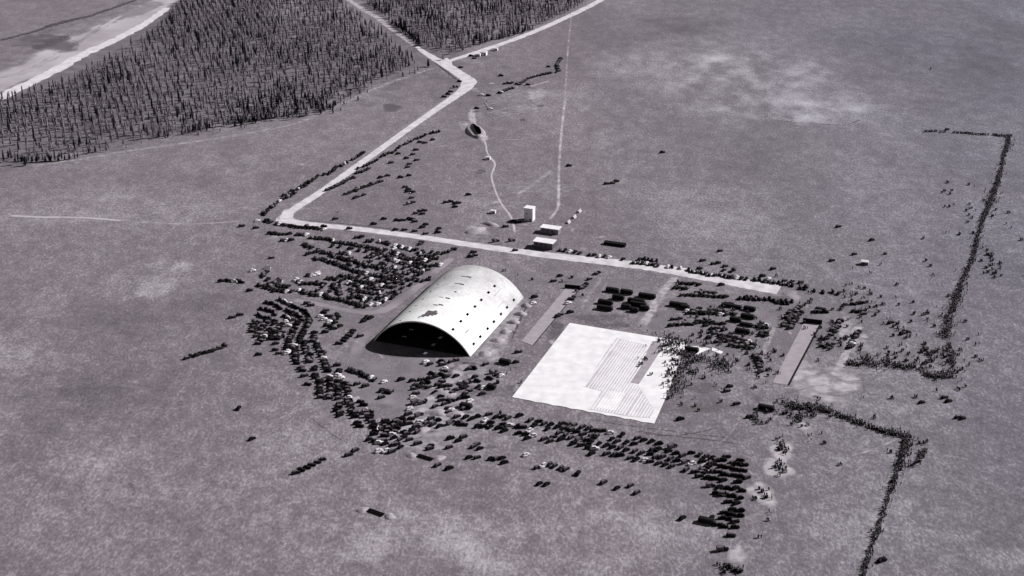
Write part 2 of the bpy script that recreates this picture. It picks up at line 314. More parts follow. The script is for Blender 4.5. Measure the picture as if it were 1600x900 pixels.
for i, (pts, w, c) in enumerate([([(735,130),(680,172),(600,229),(520,287),(455,330),(450,344),(500,352),(560,358),(700,377),(850,398),(1000,415),(1120,435),(1225,455)], [18,13,12,13,17,15,13,13,14,15,19,24,26], .5), ([(935,2),(850,43),(755,78),(700,96)], [15,14,14,14], .4)]):
    st(ribbon('road_verge', pts, w, M['pale'], .042, .12, 4, 30+i, c))
rt = random.Random(5)
for i in range(46):                  # wheel tracks left in the grass
    if i < 30: x0, y0 = rt.uniform(420, 1320), rt.uniform(420, 760)
    else: x0, y0 = rt.uniform(60, 1500), rt.uniform(120, 880)
    a = rt.uniform(-.5, .6)+(3.14 if rt.random() < .5 else 0)+(1.2 if rt.random() < .3 else 0); L = rt.uniform(40, 170); b = rt.uniform(-.5, .5)
    P3 = [(x0+L*k/3*math.cos(a+b*k/3), max(100, y0+L*k/3*math.sin(a+b*k/3)*.7)) for k in range(4)]
    st(ribbon('wheel_track', P3, rt.uniform(.9, 2.0), M['pale' if rt.random() < .7 else 'ditch'], .036+.0006*(i % 8), .25, 3, 200+i, rt.uniform(.34, .55)))
# gravel roads, one sheet each, and painted ditch shadow along the inner side
st(ribbon('forest_road', [(530,-12),(560,10),(590,28),(612,46),(636,62),(652,76)], [10,9,11,9,10,9], M['pale'], .043, .2, 3, 15, .78))
st(ribbon('gravel_road', [(650,72),(665,83),(692,99),(716,114),(730,125),(730,135),(712,150),(680,172),(640,200),(600,229),(560,258),(520,287),(486,310),(459,327),(449,335),(449,343),(464,348),(500,352),(560,358),
    (640,368),(700,377),(760,386),(850,398),(930,407),(1000,415),(1060,424),(1120,435),(1180,446),(1218,452)],
    [4,7,11,12,13,12,9,7.5,7,7,7,7,7,7.5,9,10,9,8,8,8,8.5,9,9.5,11,12,13,14,15,15.5,14], M['road'], .045, .05, 2, 5, cover=None))
st(ribbon('gravel_road', [(960,-16),(935,2),(900,20),(850,43),(800,63),(755,78),(725,88),(700,96)], [8,8,8,8,8,7.5,7,7], M['road'], .049, .07, 3, 6))
st(ribbon('road_edge_and_ditch_shade', [(470,342),(490,345),(520,348),(570,353),(640,361)], [.6,1.0,1.2,1.2,.8], M['ditch'], .053, .2, 2, 7, 1.2))  # thin flat strip painting the ditch's shadow
st(ribbon('road_edge_and_ditch_shade', [(678,97),(690,106),(704,117),(716,126)], [1.5,2.6,2.6,1.5], M['ditch'], .053, .2, 2, 17, 1.3))
st(ribbon('road_edge_and_ditch_shade', [(560,250),(620,206),(700,152)], [1,1,1], M['worn'], .053, .2, 2, 8, .9))
# lighter clear lanes in the woods, forest floor
st(ribbon('forest_floor', [(-120,225),(20,205),(120,170),(220,130),(330,95),(430,60),(520,30)], [200,260,330,420,520,560,560], M['litter'], .003, .02, 8, 9, .55))

# concrete pad, 0.25 m slab with an uneven near edge
def slab(name, pix, z0, z1, m, wob=0):
    P = [G(*p) for p in pix]; mb = MB(); n = len(P)
    mb.add([(p.x,p.y,z1) for p in P]+[(p.x,p.y,z0) for p in P], [tuple(range(n))]+[(i, i+n, (i+1) % n+n, (i+1) % n) for i in range(n)])
    o = mb.build(name, m); import bmesh
    b = bmesh.new(); b.from_mesh(o.data); bmesh.ops.recalc_face_normals(b, faces=b.faces); b.to_mesh(o.data); b.free(); return o
edge = []
for k in range(25):
    t = k/24; edge.append((800+222*t, 621+41.5*t+(.9 if k % 3 == 1 else -.2)*(1 if k > 2 else 0)))
st(slab('concrete_pad', [(890,505),(950,515),(1012,525),(1070,534),(1064,560),(1052,590),(1040,622)]+edge[::-1], 0, .25, M['pad']))
def boards(poly, z, seed):
    P = [G(*p) for p in poly]; Q = [(p.dot(V), p.dot(U)) for p in P]; n = len(Q); mb = MB(); rr = random.Random(seed); a = min(q[0] for q in Q)+.3; hi = max(q[0] for q in Q)
    while a < hi:
        c = []
        for i in range(n):
            (x0, y0), (x1, y1) = Q[i], Q[(i+1) % n]
            if (x0 > a) != (x1 > a): c.append(y0+(y1-y0)*(a-x0)/(x1-x0))
        c.sort()
        for b0, b1 in zip(c[::2], c[1::2]):
            m_ = V*a+U*(b0+b1)/2; w = rr.uniform(.5,.95); mb.box((m_.x, m_.y, z+.04), (b1-b0-rr.uniform(0,2), w, .08), AU)
        a += rr.choice((1.5,1.6,1.7,1.7,2.6))
    return mb
R1 = [(962,528),(1012,540),(1008,560),(985,600),(998,604),(1022,640),(1016,654),(985,652),(918,640),(940,612),(912,605)]
st(zone('board_bed', R1, M['bed'], .256)); st(zone('board_bed', [(952,611),(978,614),(962,642),(932,637)], M['pad'], .262))
st(boards(R1, .256, 3).build('ribbed_boards', M['pad']))
st(zone('bare_strip', [(1020,533),(1040,537),(998,601),(983,598)], M['strip'], .268))
for q in ([(1052,551),(1068,538),(1074,540),(1064,553)], [(1078,541),(1092,541),(1110,545),(1100,549),(1090,554),(1079,549)], [(1113,543),(1130,550),(1126,553),(1112,548)]):
    st(slab('concrete_remnant', q, 0, .15, M['pad']))
# soft pads of the two ranges
def firing_strip(name, pix, label, wallh, ww):
    t = empty(name, G(*pix[0])); o = slab('floor', pix, 0.04, .14, M['strip']); o.parent = t; o.matrix_parent_inverse = Matrix.Translation(-t.location)
    a, b = G(*pix[0]), G(*pix[1]); mb = MB(); c = (a+b)/2+U*.4; mb.box((c.x, c.y, wallh/2), ((b-a).length+1.6, .6, wallh), math.atan2((b-a).y, (b-a).x))
    w = mb.build('end_wall', M['darkwall'], t); w.matrix_parent_inverse = Matrix.Translation(-t.location)
    a, b = G(*pix[1]), G(*pix[2]); mb = MB(); c = (a+b)/2+V*.35; mb.box((c.x, c.y, ww/2), ((b-a).length-.6, .3, ww), math.atan2((b-a).y, (b-a).x))
    w = mb.build('side_wall', M['darkwall'], t); w.matrix_parent_inverse = Matrix.Translation(-t.location)
    tag(t, label, 'floor strip', 'walled strips beside the pad')
firing_strip('walled_strip', [(884,450),(905,452),(832,540),(815,533)], 'narrow grey floor strip with dark end wall, between the arched hangar and the white pad', 2.4, .35)
firing_strip('walled_strip', [(1256,504),(1282,507),(1232,602),(1207,598)], 'long wide grey floor strip with black end wall, right of the rows of dark vehicles', 2.8, 1.0)

# ------------------------------------------------------------------ the arched hangar
A0 = G(735,557); HW, HL, HH = 31.0, 90.0, 17.3; RAD = (HW**2+HH**2)/(2*HH); AM = math.asin(HW/RAD)
hang = empty('arched_hangar', A0-V*HW, AV)
tag(hang, 'huge white barrel-roofed hangar with rows of small roof openings and a black open mouth', 'hangar')
NT, NL = 50, 60
def arc(t, r=RAD): return (r*math.sin(t), r*math.cos(t)-(RAD-HH))
holes = set()
def hole(t, l, nt=1, nl=1):
    i = int((t+AM)/(2*AM)*NT); j = int(l/HL*NL)
    for a in range(nt):
        for b in range(nl): holes.add((i+a, j+b))
for k in range(7):
    hole(.928, 9.2+11.3*k, 1, 2); hole(.508, 5.6+11.2*k, 1, 2)
for l in (25.7, 37.4, 47.4, 59.8, 70.6): hole(.03 if l != 47.4 else .055, l, 2 if l in (25.7, 59.8, 70.6, 37.4) else 1)
for l in (4.1, 16.7, 25.9, 37, 48.7, 60, 71): hole(-.42, l)
for l in (14, 37, 62): hole(-.83, l)
mb = MB()
for lay, dr in ((0, 0), (1, -.45)):
    for i in range(NT+1):
        x, z = arc(-AM+2*AM*i/NT, RAD+dr)
        for j in range(NL+1): mb.v.append((x, j*HL/NL, max(z, 0)))
K = (NT+1)*(NL+1); ix = lambda i, j, l=0: l*K+i*(NL+1)+j
for i in range(NT):
    for j in range(NL):
        if (i, j) in holes:
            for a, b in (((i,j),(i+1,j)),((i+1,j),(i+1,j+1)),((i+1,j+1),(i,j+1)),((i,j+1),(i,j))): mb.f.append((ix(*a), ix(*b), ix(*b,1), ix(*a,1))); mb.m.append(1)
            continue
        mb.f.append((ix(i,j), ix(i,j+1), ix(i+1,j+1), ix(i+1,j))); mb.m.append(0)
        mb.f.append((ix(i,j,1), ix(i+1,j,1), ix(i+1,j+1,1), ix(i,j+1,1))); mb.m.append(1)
for i in range(NT):
    mb.f.append((ix(i,0), ix(i+1,0), ix(i+1,0,1), ix(i,0,1))); mb.m.append(0)
    mb.f.append((ix(i,NL,1), ix(i+1,NL,1), ix(i+1,NL), ix(i,NL))); mb.m.append(0)
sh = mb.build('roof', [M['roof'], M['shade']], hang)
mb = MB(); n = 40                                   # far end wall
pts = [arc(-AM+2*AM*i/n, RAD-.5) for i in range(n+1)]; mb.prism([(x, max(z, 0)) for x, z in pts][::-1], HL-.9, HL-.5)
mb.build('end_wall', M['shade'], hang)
mb = MB(); n = 48                                   # rim of the mouth
for i in range(n+1):
    t = -AM+2*AM*i/n
    for r_, y in ((RAD+.12,-.25),(RAD+.12,.3),(RAD-.6,.3),(RAD-.6,-.25)): x, z = arc(t, r_); mb.v.append((x, y, max(z, .02)))
for i in range(n):
    for k in range(4): a = i*4; mb.f.append((a+k, a+(k+1) % 4, a+4+(k+1) % 4, a+4+k))
mb.m = [0]*len(mb.f); mb.build('mouth_rim', M['white'], hang)
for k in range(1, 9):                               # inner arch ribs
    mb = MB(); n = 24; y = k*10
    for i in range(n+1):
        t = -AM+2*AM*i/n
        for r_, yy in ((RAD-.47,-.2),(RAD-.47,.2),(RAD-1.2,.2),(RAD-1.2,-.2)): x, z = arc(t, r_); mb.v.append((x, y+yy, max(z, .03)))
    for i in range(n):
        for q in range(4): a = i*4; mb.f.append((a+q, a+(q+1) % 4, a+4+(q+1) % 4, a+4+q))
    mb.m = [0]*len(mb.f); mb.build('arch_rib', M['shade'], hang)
mb = MB(); mb.add([(-HW+.8,-.5,.02),(HW-.8,-.5,.02),(HW-.8,HL-1,.02),(-HW+.8,HL-1,.02)], [(0,1,2,3)]); mb.build('shade_dark_floor', M['floor_shade'], hang)  # floor sheet coloured near-black to paint the shade inside the mouth
# tar patches on the whitewash, laid on the curve
def roof_patch(t0, l0, shape, name='tar_patch', m='wood'):
    mb = MB()
    for (a, b, c, d) in shape:
        n = max(1, int((c-a)/1.2)); 
        for i in range(n):
            ta = t0+(a+(c-a)*i/n)/RAD; tb = t0+(a+(c-a)*(i+1)/n)/RAD
            (x0, z0), (x1, z1) = arc(ta, RAD+.05), arc(tb, RAD+.05); mb.add([(x0, l0+b, z0),(x1, l0+b, z1),(x1, l0+d, z1),(x0, l0+d, z0)], [(0,1,2,3)])
    return mb.build(name, M[m], hang)
roof_patch(.0, 10, [(-3.4,-3.4,-1.0,.2),(-1.0,-2,1.2,2.6),(1.2,.2,3.2,7.6),(-2.6,.2,-1.0,6.4),(-1.0,2.6,1.2,6.2),(3.2,2,4.4,5.4),(-4.2,-5.5,-3.4,-2.4)])
roof_patch(.0, 25, [(-3,-.6,0,.7)]); roof_patch(-.02, 37, [(-3.4,-.4,-.6,.4)]); roof_patch(.0, 59.6, [(-3.4,-.7,.2,.3)]); roof_patch(.0, 71, [(-3.6,-.5,.3,.7)])
roof_patch(.70, 14, [(-.5,-3,.2,2.5)], m='wallgrey'); roof_patch(.62, 70, [(-.1,-7,.2,3)], m='wallgrey'); roof_patch(.80, 65, [(-.1,-7,.15,2)], m='wallgrey')
# earth heaps beside the right side
def heap(name, px, py, rx, ry, h, label, group, m='mound', rz=0, seed=0):
    rr = random.Random(seed); mb = MB(); n = 14; ph = rr.random()*6; mb.v.append((0,0,h))
    for ring, hh in ((.35,.85),(.65,.5),(.88,.18),(1.0,-.02)):
        for i in range(n):
            a = 2*math.pi*i/n; w = 1+.14*math.sin(2*a+ph)+.1*math.sin(3*a-ph)+rr.uniform(-.07,.07)
            mb.v.append((rx*ring*w*math.cos(a), ry*ring*w*math.sin(a), h*hh*(rr.uniform(.8,1.2) if hh > 0 else 1)))
    for i in range(n):
        j = (i+1) % n; mb.f.append((0,1+i,1+j))
        for q in range(3): a = 1+q*n; mb.f.append((a+i, a+n+i, a+n+j, a+j))
    mb.m = [0]*len(mb.f); o = mb.build(name, M[m], smooth=True); o.location = G(px, py); o.rotation_euler.z = rz
    return tag(o, label, 'earth heap', group)
HG = 'spoil heaps around the building site'
words = ['nearest the mouth corner', 'second from the mouth corner', 'third from the mouth corner', 'halfway along', 'just past halfway', 'near the far corner']
for k, (x, y, r) in enumerate([(757,553,5),(777,532,5),(790,519,4.2),(802,504,4.5),(813,491,4.5),(822,478,4)]):
    heap('earth_heap', x, y, r*.9, r*.7, 1.9, f'pale earth heap along the right side of the arched hangar, {words[k]}', HG, seed=k)
for x, y, rx, ry, h, lb, rz in [(743,361,10,5,2.2,'long pale earth heap just above the road, larger and left of its pair',.9),(766,351,7,3.5,1.8,'small pale earth heap right of the long heap above the road',-.5),
    (567,797,3.2,3,1.1,'pale soil heap at the left end of the lone dark trough at bottom centre',0),(609,807,3,3,1.1,'pale soil heap at the right end of the lone dark trough at bottom centre',0),
    (643,712,3,3,1.2,'pale soil heap left of the dark trough below the crowded car lot',0),(686,716,3.5,3,1.0,'pale soil heap right of the dark trough below the crowded car lot',0),
    (685,645,5,5,1.6,'pale soil heap amid the cars below the hangar mouth, the biggest there',0),(693,615,6,6,1.6,'pale soil heap between the cars straight below the hangar mouth',.4),(660,672,4,4,1.2,'small pale soil heap among cars, furthest below the hangar',0),
    (712,648,5,5,1.2,'pale soil heap right of the biggest heap among the cars below the hangar',0)]:
    heap('earth_heap', x, y, rx, ry, h, lb, HG, rz=rz, seed=int(x))
# excavated hollow beside the dirt track: high banks round a dark bottom
def hollow():
    c = G(743,206); d = (G(748,218)-G(738,193)).normalized(); mb = MB(); n = 24
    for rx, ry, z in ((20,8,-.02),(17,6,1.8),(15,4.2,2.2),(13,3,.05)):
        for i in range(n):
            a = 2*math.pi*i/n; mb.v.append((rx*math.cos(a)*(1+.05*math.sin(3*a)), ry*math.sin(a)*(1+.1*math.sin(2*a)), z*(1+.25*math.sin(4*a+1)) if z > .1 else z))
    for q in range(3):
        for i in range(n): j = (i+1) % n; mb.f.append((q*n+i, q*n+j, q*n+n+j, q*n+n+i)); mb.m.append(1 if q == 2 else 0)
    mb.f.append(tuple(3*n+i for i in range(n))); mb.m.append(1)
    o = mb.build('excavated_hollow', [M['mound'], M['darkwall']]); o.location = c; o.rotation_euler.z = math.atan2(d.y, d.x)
    tag(o, 'long dark hollow with pale banks at the head of the winding dirt track', 'pit')
hollow()
def trough(px, py, L, a0, a1, label):
    d = G(*a1)-G(*a0); rz = math.atan2(d.y, d.x); t = empty('feed_trough', G(px, py), rz); mb = MB()
    mb.box((0,0,.62), (L,1.5,.1)); mb.box((0,.72,.85), (L,.1,.5)); mb.box((0,-.72,.85), (L,.1,.5)); mb.box((-L/2+.05,0,.85), (.1,1.3,.5)); mb.box((L/2-.05,0,.85), (.1,1.3,.5)); mb.build('trough_body', M['darkwall'], t)
    for k in range(4): b = MB(); b.box((-L/2+.6+k*(L-1.2)/3,0,.285), (.25,1.2,.57)); b.build('support', M['darkwall'], t)
    tag(t, label, 'trough', 'dark troughs standing on the grass')
trough(588,802,9,(575,798),(600,807),'lone black trough between two pale heaps on the open grass at bottom centre')
trough(665,716,9,(652,712),(678,720),'black trough between two pale heaps just below the crowded car lot')

# ------------------------------------------------------------------ small buildings
def block_house(name, px, py, w, d, h, rz, label, roof='flat', wall='white', z_over=.4, cat='building', group=None, door=True, wins=2):
    t = empty(name, G(px, py), rz); mb = MB(); mb.box((0,0,h/2), (w,d,h)); mb.build('wall', M[wall], t)
    mb = MB()
    if roof == 'flat': mb.box((0,0,h+.15), (w+2*z_over, d+2*z_over, .3))
    elif roof == 'shed': mb.prism([(-w/2-z_over,h-.02),(w/2+z_over,h-.02),(w/2+z_over,h+.2),(-w/2-z_over,h+.2)], -d/2-z_over, d/2+z_over)
    else:
        y = d/2+z_over; r_ = d*.22; mb.add([(-w/2-z_over,-y,h),(w/2+z_over,-y,h),(w/2+z_over,y,h),(-w/2-z_over,y,h),(-w/2-z_over,0,h+r_),(w/2+z_over,0,h+r_)], [(0,1,5,4),(2,3,4,5),(0,4,3),(1,2,5),(3,2,1,0)])
    mb.build('roof', M['white'], t)
    if door: b = MB(); b.box((w*.22,-d/2-.03,1.05), (1.0,.08,2.1)); b.build('door', M['wood'], t)
    for k in range(wins): b = MB(); b.box((-w/2+(k+.7)*w/(wins+1.2),-d/2-.03,h*.58), (.9,.08,.9)); b.build('window', M['glass'], t)
    return tag(t, label, cat, group)
t = block_house('water_tower_house', 827.5, 343.5, 6.5, 5.5, 9.5, AV, 'tall narrow white tower house with dark left shadow, above the middle of the road', 'flat', 'white', .3, 'tower', wins=1)
block_house('long_shed', 860.5, 363, 13, 6, 3.8, AV, 'white flat-roofed shed behind its larger twin, upper of the two above the road', 'flat', 'wallgrey', .5, 'shed', 'white sheds above the road', wins=3)
block_house('long_shed', 851, 386, 13.5, 7, 4.6, AV, 'white flat-roofed shed beside the road with a black shaded front, lower of two', 'flat', 'wood', .6, 'shed', 'white sheds above the road', wins=3)
block_house('low_dark_shed', 961, 383, 15, 3.6, 1.7, AV, 'long low black shed alone on the grass above the road, right of the white sheds', 'flat', 'darkwall', .1, 'shed', door=False, wins=0)
for c_ in bpy.data.objects['low_dark_shed'].children: c_.data.materials[0] = M['darkwall']
SG = 'small white huts on the plain'
for x, y, w, d, h, l_ in [(763,249,3.2,2.6,2.2,'small white hut beside the bend of the winding dirt track'),(771,333,3.2,2.6,2.2,'small white hut left of the tall tower house'),(756,86,6,5,3.4,'white cottage below the upper road near the forest, largest of its group'),
    (748,88,3.4,3,2.6,'little white hut just left of the cottage below the upper road'),(775,79,3.6,3,2.6,'little white hut just right of the cottage below the upper road'),(1351,413,4.4,3.6,2.4,'solitary pale hut with a black shaded front on the right plain')]:
    block_house('white_hut', x, y, w, d, h, AV+.1, l_, 'gable', 'white' if x != 1351 else 'wood', .3, 'hut', SG, wins=1)
def tent(px, py, w, d, h, rz, label, group):
    t = empty('ridge_tent', G(px, py), rz); mb = MB()
    mb.add([(-w/2,-d/2,.0),(w/2,-d/2,0),(w/2,d/2,0),(-w/2,d/2,0),(-w/2,0,h),(w/2,0,h)], [(0,1,5,4),(2,3,4,5),(0,4,3),(1,2,5)]); mb.build('canvas', M['tentcloth'], t)
    b = MB(); b.box((-w/2-.06,0,h*.3), (.05,d*.3,h*.55), top=.6); b.build('flap', M['wallgrey'], t)
    return tag(t, label, 'tent', group)
for k, (x, y) in enumerate([(888,348),(897,340),(905,331)]):
    tent(x, y, 5, 2.6, 1.8, AU-.0, ['lowest','middle','topmost'][k]+' of three white tents in a line right of the sheds', 'three white tents in a line')
tn = [(437,440,'white tent in the left car lot near its lower left tip'),(418,420,'white tent at the top left tip of the left car lot'),(485,379,'white tent between the upper rows of the left car lot'),(556,625,'white tent at the right edge of the long car lot left of the hangar'),
      (496,428,'white tent in the lower rows of the left car lot'),(570,643,'white tent where the left lot meets the bottom lot'),(590,672,'white tent in the lower corner where the two long lots meet')]
for k, (x, y, lb) in enumerate(tn): tent(x, y, 4.2, 3.2, 2.0, AV+.3*k, lb, 'white tents among the parked cars')

# stacked timber and foundations of the building site by the upper bend
LG = 'low foundation walls below the road junction'
for k, (a, b, lb) in enumerate([((745,168),(790,158),'upper left'),((760,178),(806,166),'middle left'),((770,186),(838,172),'longest, lowest'),((800,150),(842,139),'uppermost'),((828,136),(858,127),'short, beside the row of cars'),((830,165),(846,160),'shortest, right'),((765,172),(758,161),'slanting short')]):
    p, q = G(*a), G(*b); d = q-p; o = MB(); o.box((0,0,.25), (d.length,.9 if k != 4 else 2.4,.45)); w = o.build('foundation_wall', M['mound']); w.location = (p+q)/2; w.rotation_euler.z = math.atan2(d.y, d.x)
    tag(w, f'low pale foundation wall below the road junction, {lb} of the group', 'wall', LG)
for k, (x, y) in enumerate([(1018,547),(1085,444)]): pass

# ------------------------------------------------------------------ car prototypes, 1930s
def car_proto(name, paint, top, kind):
    root = empty(name, (0,0,-500)); kids = []
    def part(nm, mb, mats, sub=()): o = mb.build(nm, mats, root); kids.append((o, list(sub))); return o
    mb = MB(); tp = lambda z: 1-.10*max(0, z-.9)
    if kind == 'truck':
        mb.prism([(2.3,.55),(2.35,1.05),(2.2,1.25),(.95,1.3),(.95,.5)], -.5, .5, 0); mb.box((-.95,0,.72), (3.4,1.0,.18)); mb.box((1.75,.62,.72), (1.2,.3,.12)); mb.box((1.75,-.62,.72), (1.2,.3,.12))
    else:
        mb.prism([(-2.15,.45),(-2.2,.85),(-1.9,1.12),(.55,1.2),(1.85,1.12),(1.98,.95),(1.95,.4)], -.66, .66, 0, lambda z: 1)
        for s in (-1, 1):
            for cx in (1.38, -1.38): mb.prism([(cx+.62,.42),(cx+.52,.72),(cx+.22,.88),(cx-.25,.88),(cx-.6,.66),(cx-.78,.38)], .64*s if s > 0 else -.92, .92 if s > 0 else -.64, 0)
            mb.box((0, s*.78, .4), (1.5,.26,.06))
        mb.box((2.18,0,.5), (.08,1.5,.12)); mb.box((-2.3,0,.5), (.08,1.4,.12)); 
    part('body', mb, paint)
    mb = MB()
    if kind == 'sedan': mb.prism([(-1.75,1.1),(-1.5,1.55),(-1.15,1.74),(.2,1.76),(.45,1.68),(.72,1.18)], -.64, .64, 0, tp)
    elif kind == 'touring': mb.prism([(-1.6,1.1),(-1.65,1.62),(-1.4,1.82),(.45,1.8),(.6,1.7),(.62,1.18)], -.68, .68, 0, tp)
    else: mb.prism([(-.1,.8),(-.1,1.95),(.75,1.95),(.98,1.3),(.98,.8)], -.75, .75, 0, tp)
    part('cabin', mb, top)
    mb = MB()
    x0, x1, z0, z1 = ((-1.25,.35,1.26,1.6) if kind != 'truck' else (.1,.7,1.4,1.8))
    for s in (-1, 1):
        w_ = .655 if kind == 'sedan' else (.695 if kind == 'touring' else .765)
        mb = MB(); mb.box(((x0+x1)/2, s*w_*(1-.10*(z0/2+z1/2-.9)), (z0+z1)/2), (x1-x0,.02,z1-z0)); part('side_window', mb, M['glass'])
    if kind == 'truck': b = MB(); b.box((-1.3,0,1.5), (2.7,1.9,1.3)); part('cargo_box', b, M['canvas'])
    for cx in ((1.4,-1.4) if kind != 'truck' else (1.7,-1.6)):
        for s in (-1, 1):
            wmb = MB(); wmb.cyl((cx, s*.6, .36), (cx, s*.8, .36), .36, n=10); part('wheel', wmb, M['tyre'])
    return root, kids
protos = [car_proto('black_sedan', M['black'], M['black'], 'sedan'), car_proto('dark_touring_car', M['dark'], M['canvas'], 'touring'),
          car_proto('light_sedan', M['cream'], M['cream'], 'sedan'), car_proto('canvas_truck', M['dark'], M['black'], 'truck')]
PNAME = ['parked_sedan', 'touring_car', 'light_sedan', 'delivery_truck']
PWORD = ['black sedan', 'dark soft-topped car', 'light sedan', 'dark delivery truck']
PCAT = ['car', 'car', 'car', 'truck']
def flat(spec):                       # thing -> arrays
    root, kids = spec; V_, F_, MI, mats = [], [], [], []; k = 0
    for o, _ in kids:
        me = o.data; V_.append(np.array([v.co[:] for v in me.vertices]))
        for p in me.polygons:
            vi = list(p.vertices); m = me.materials[p.material_index]
            if m not in mats: mats.append(m)
            for i in range(1, len(vi)-1): F_.append((vi[0]+k, vi[i]+k, vi[i+1]+k)); MI.append(mats.index(m))
        k += len(me.vertices)
    return np.concatenate(V_), np.array(F_), np.array(MI), mats
def merged(name, flats, places):      # places: (which, x, y, rz, scale)
    mats = []
    for f in flats:
        for m in f[3]:
            if m not in mats: mats.append(m)
    Vs, Fs, Ms = [], [], []; k = 0
    for w, x, y, rz, s in places:
        v, f, mi, ml = flats[w]; c, sn = math.cos(rz), math.sin(rz)
        sc = s if not isinstance(s, tuple) else np.array([s[0], s[0], s[1]])
        q = v*sc; Vs.append(np.stack([q[:,0]*c-q[:,1]*sn+x, q[:,0]*sn+q[:,1]*c+y, q[:,2]], 1)); Fs.append(f+k); k += len(v)
        Ms.append(np.array([mats.index(m) for m in ml])[mi])
    Vv = np.concatenate(Vs); Ff = np.concatenate(Fs); Mm = np.concatenate(Ms)
    me = bpy.data.meshes.new(name); me.vertices.add(len(Vv)); me.vertices.foreach_set('co', Vv.ravel())
    me.loops.add(Ff.size); me.loops.foreach_set('vertex_index', Ff.ravel().astype(np.int32)); me.polygons.add(len(Ff))
    me.polygons.foreach_set('loop_start', np.arange(0, Ff.size, 3, dtype=np.int32)); me.polygons.foreach_set('loop_total', np.full(len(Ff), 3, dtype=np.int32))
    for m in mats: me.materials.append(m)
    me.polygons.foreach_set('material_index', Mm.astype(np.int32)); me.update(calc_edges=True); me.validate()
    o = bpy.data.objects.new(name, me); COL.objects.link(o); return o

CARS = []                              # dicts: x, y, rz, kind, lot, row, order
def inside(p, poly):
    r_ = False; n = len(poly)
    for i in range(n):
        a, b = poly[i], poly[(i+1) % n]
        if (a[1] > p[1]) != (b[1] > p[1]) and p[0] < (b[0]-a[0])*(p[1]-a[1])/(b[1]-a[1])+a[0]: r_ = not r_
    return r_
occ = []
def free(x, y, r_): return all((x-a)**2+(y-b)**2 > r_*r_ for a, b in occ)
def put_car(x, y, rz, lot, row, light=.06, truck=.05):
    if not free(x, y, 2.3): return
    occ.append((x, y)); q = random.random(); k = 2 if q < light else (3 if q < light+truck else (0 if random.random() < .5 else 1))
    CARS.append(dict(x=x, y=y, rz=rz, k=k, lot=lot, row=row))
def car_row(pix, lot, row, pitch=2.6, head=None, keep=.92, jit=.3, light=.05, truck=.03):
    P = [G(*p) for p in pix]; D = 0; acc = 0
    for a, b in zip(P[:-1], P[1:]):
        L = (b-a).length; d = (b-a)/L if L else Vector((1,0,0)); t = acc
        while t < L:
            if random.random() < keep:
                p = a+d*t; n_ = math.atan2(d.y, d.x)+math.pi/2; h = n_ if head is None else head
                off = Vector((-d.y, d.x, 0))*random.gauss(0, jit*1.1)
                put_car(p.x+off.x, p.y+off.y, h+random.gauss(0,.2)+(math.pi if random.random() < .3 else 0), lot, row, light, truck)
            t += pitch*random.uniform(.9, 1.15)
        acc = t-L
def car_lot(poly, lot, sp=3.0, sl=6.2, ang=AV, head=None, keep=.8, light=.05, wave=.6, wseed=0, gap=0):
    W = [G(*p) for p in poly]; PG = [(p.x, p.y) for p in W]; cx = sum(p[0] for p in PG)/len(PG); cy = sum(p[1] for p in PG)/len(PG)
    r_ = max(math.hypot(p[0]-cx, p[1]-cy) for p in PG)+8; d = Vector((math.cos(ang), math.sin(ang), 0)); e = Vector((-d.y, d.x, 0)); n = int(r_/sl)+1; m = int(r_/sp)+1
    for j in range(-n, n+1):
        for i in range(-m, m+1):
            a = i*sp+random.gauss(0,.4); b = j*sl+wave*4*math.sin(i*sp/17+j*.7+wseed)+random.gauss(0,.55)
            x, y = cx+d.x*a+e.x*b, cy+d.y*a+e.y*b
            if inside((x, y), PG) and random.random() < keep*(1-gap*(vnoise(np.array([x/9]), np.array([y/9]), 70)[0] > .62)):
                put_car(x, y, (math.atan2(e.y, e.x) if head is None else head)+random.gauss(0,.25)+(math.pi if random.random() < .35 else 0), lot, n-j, light)
D = math.radians
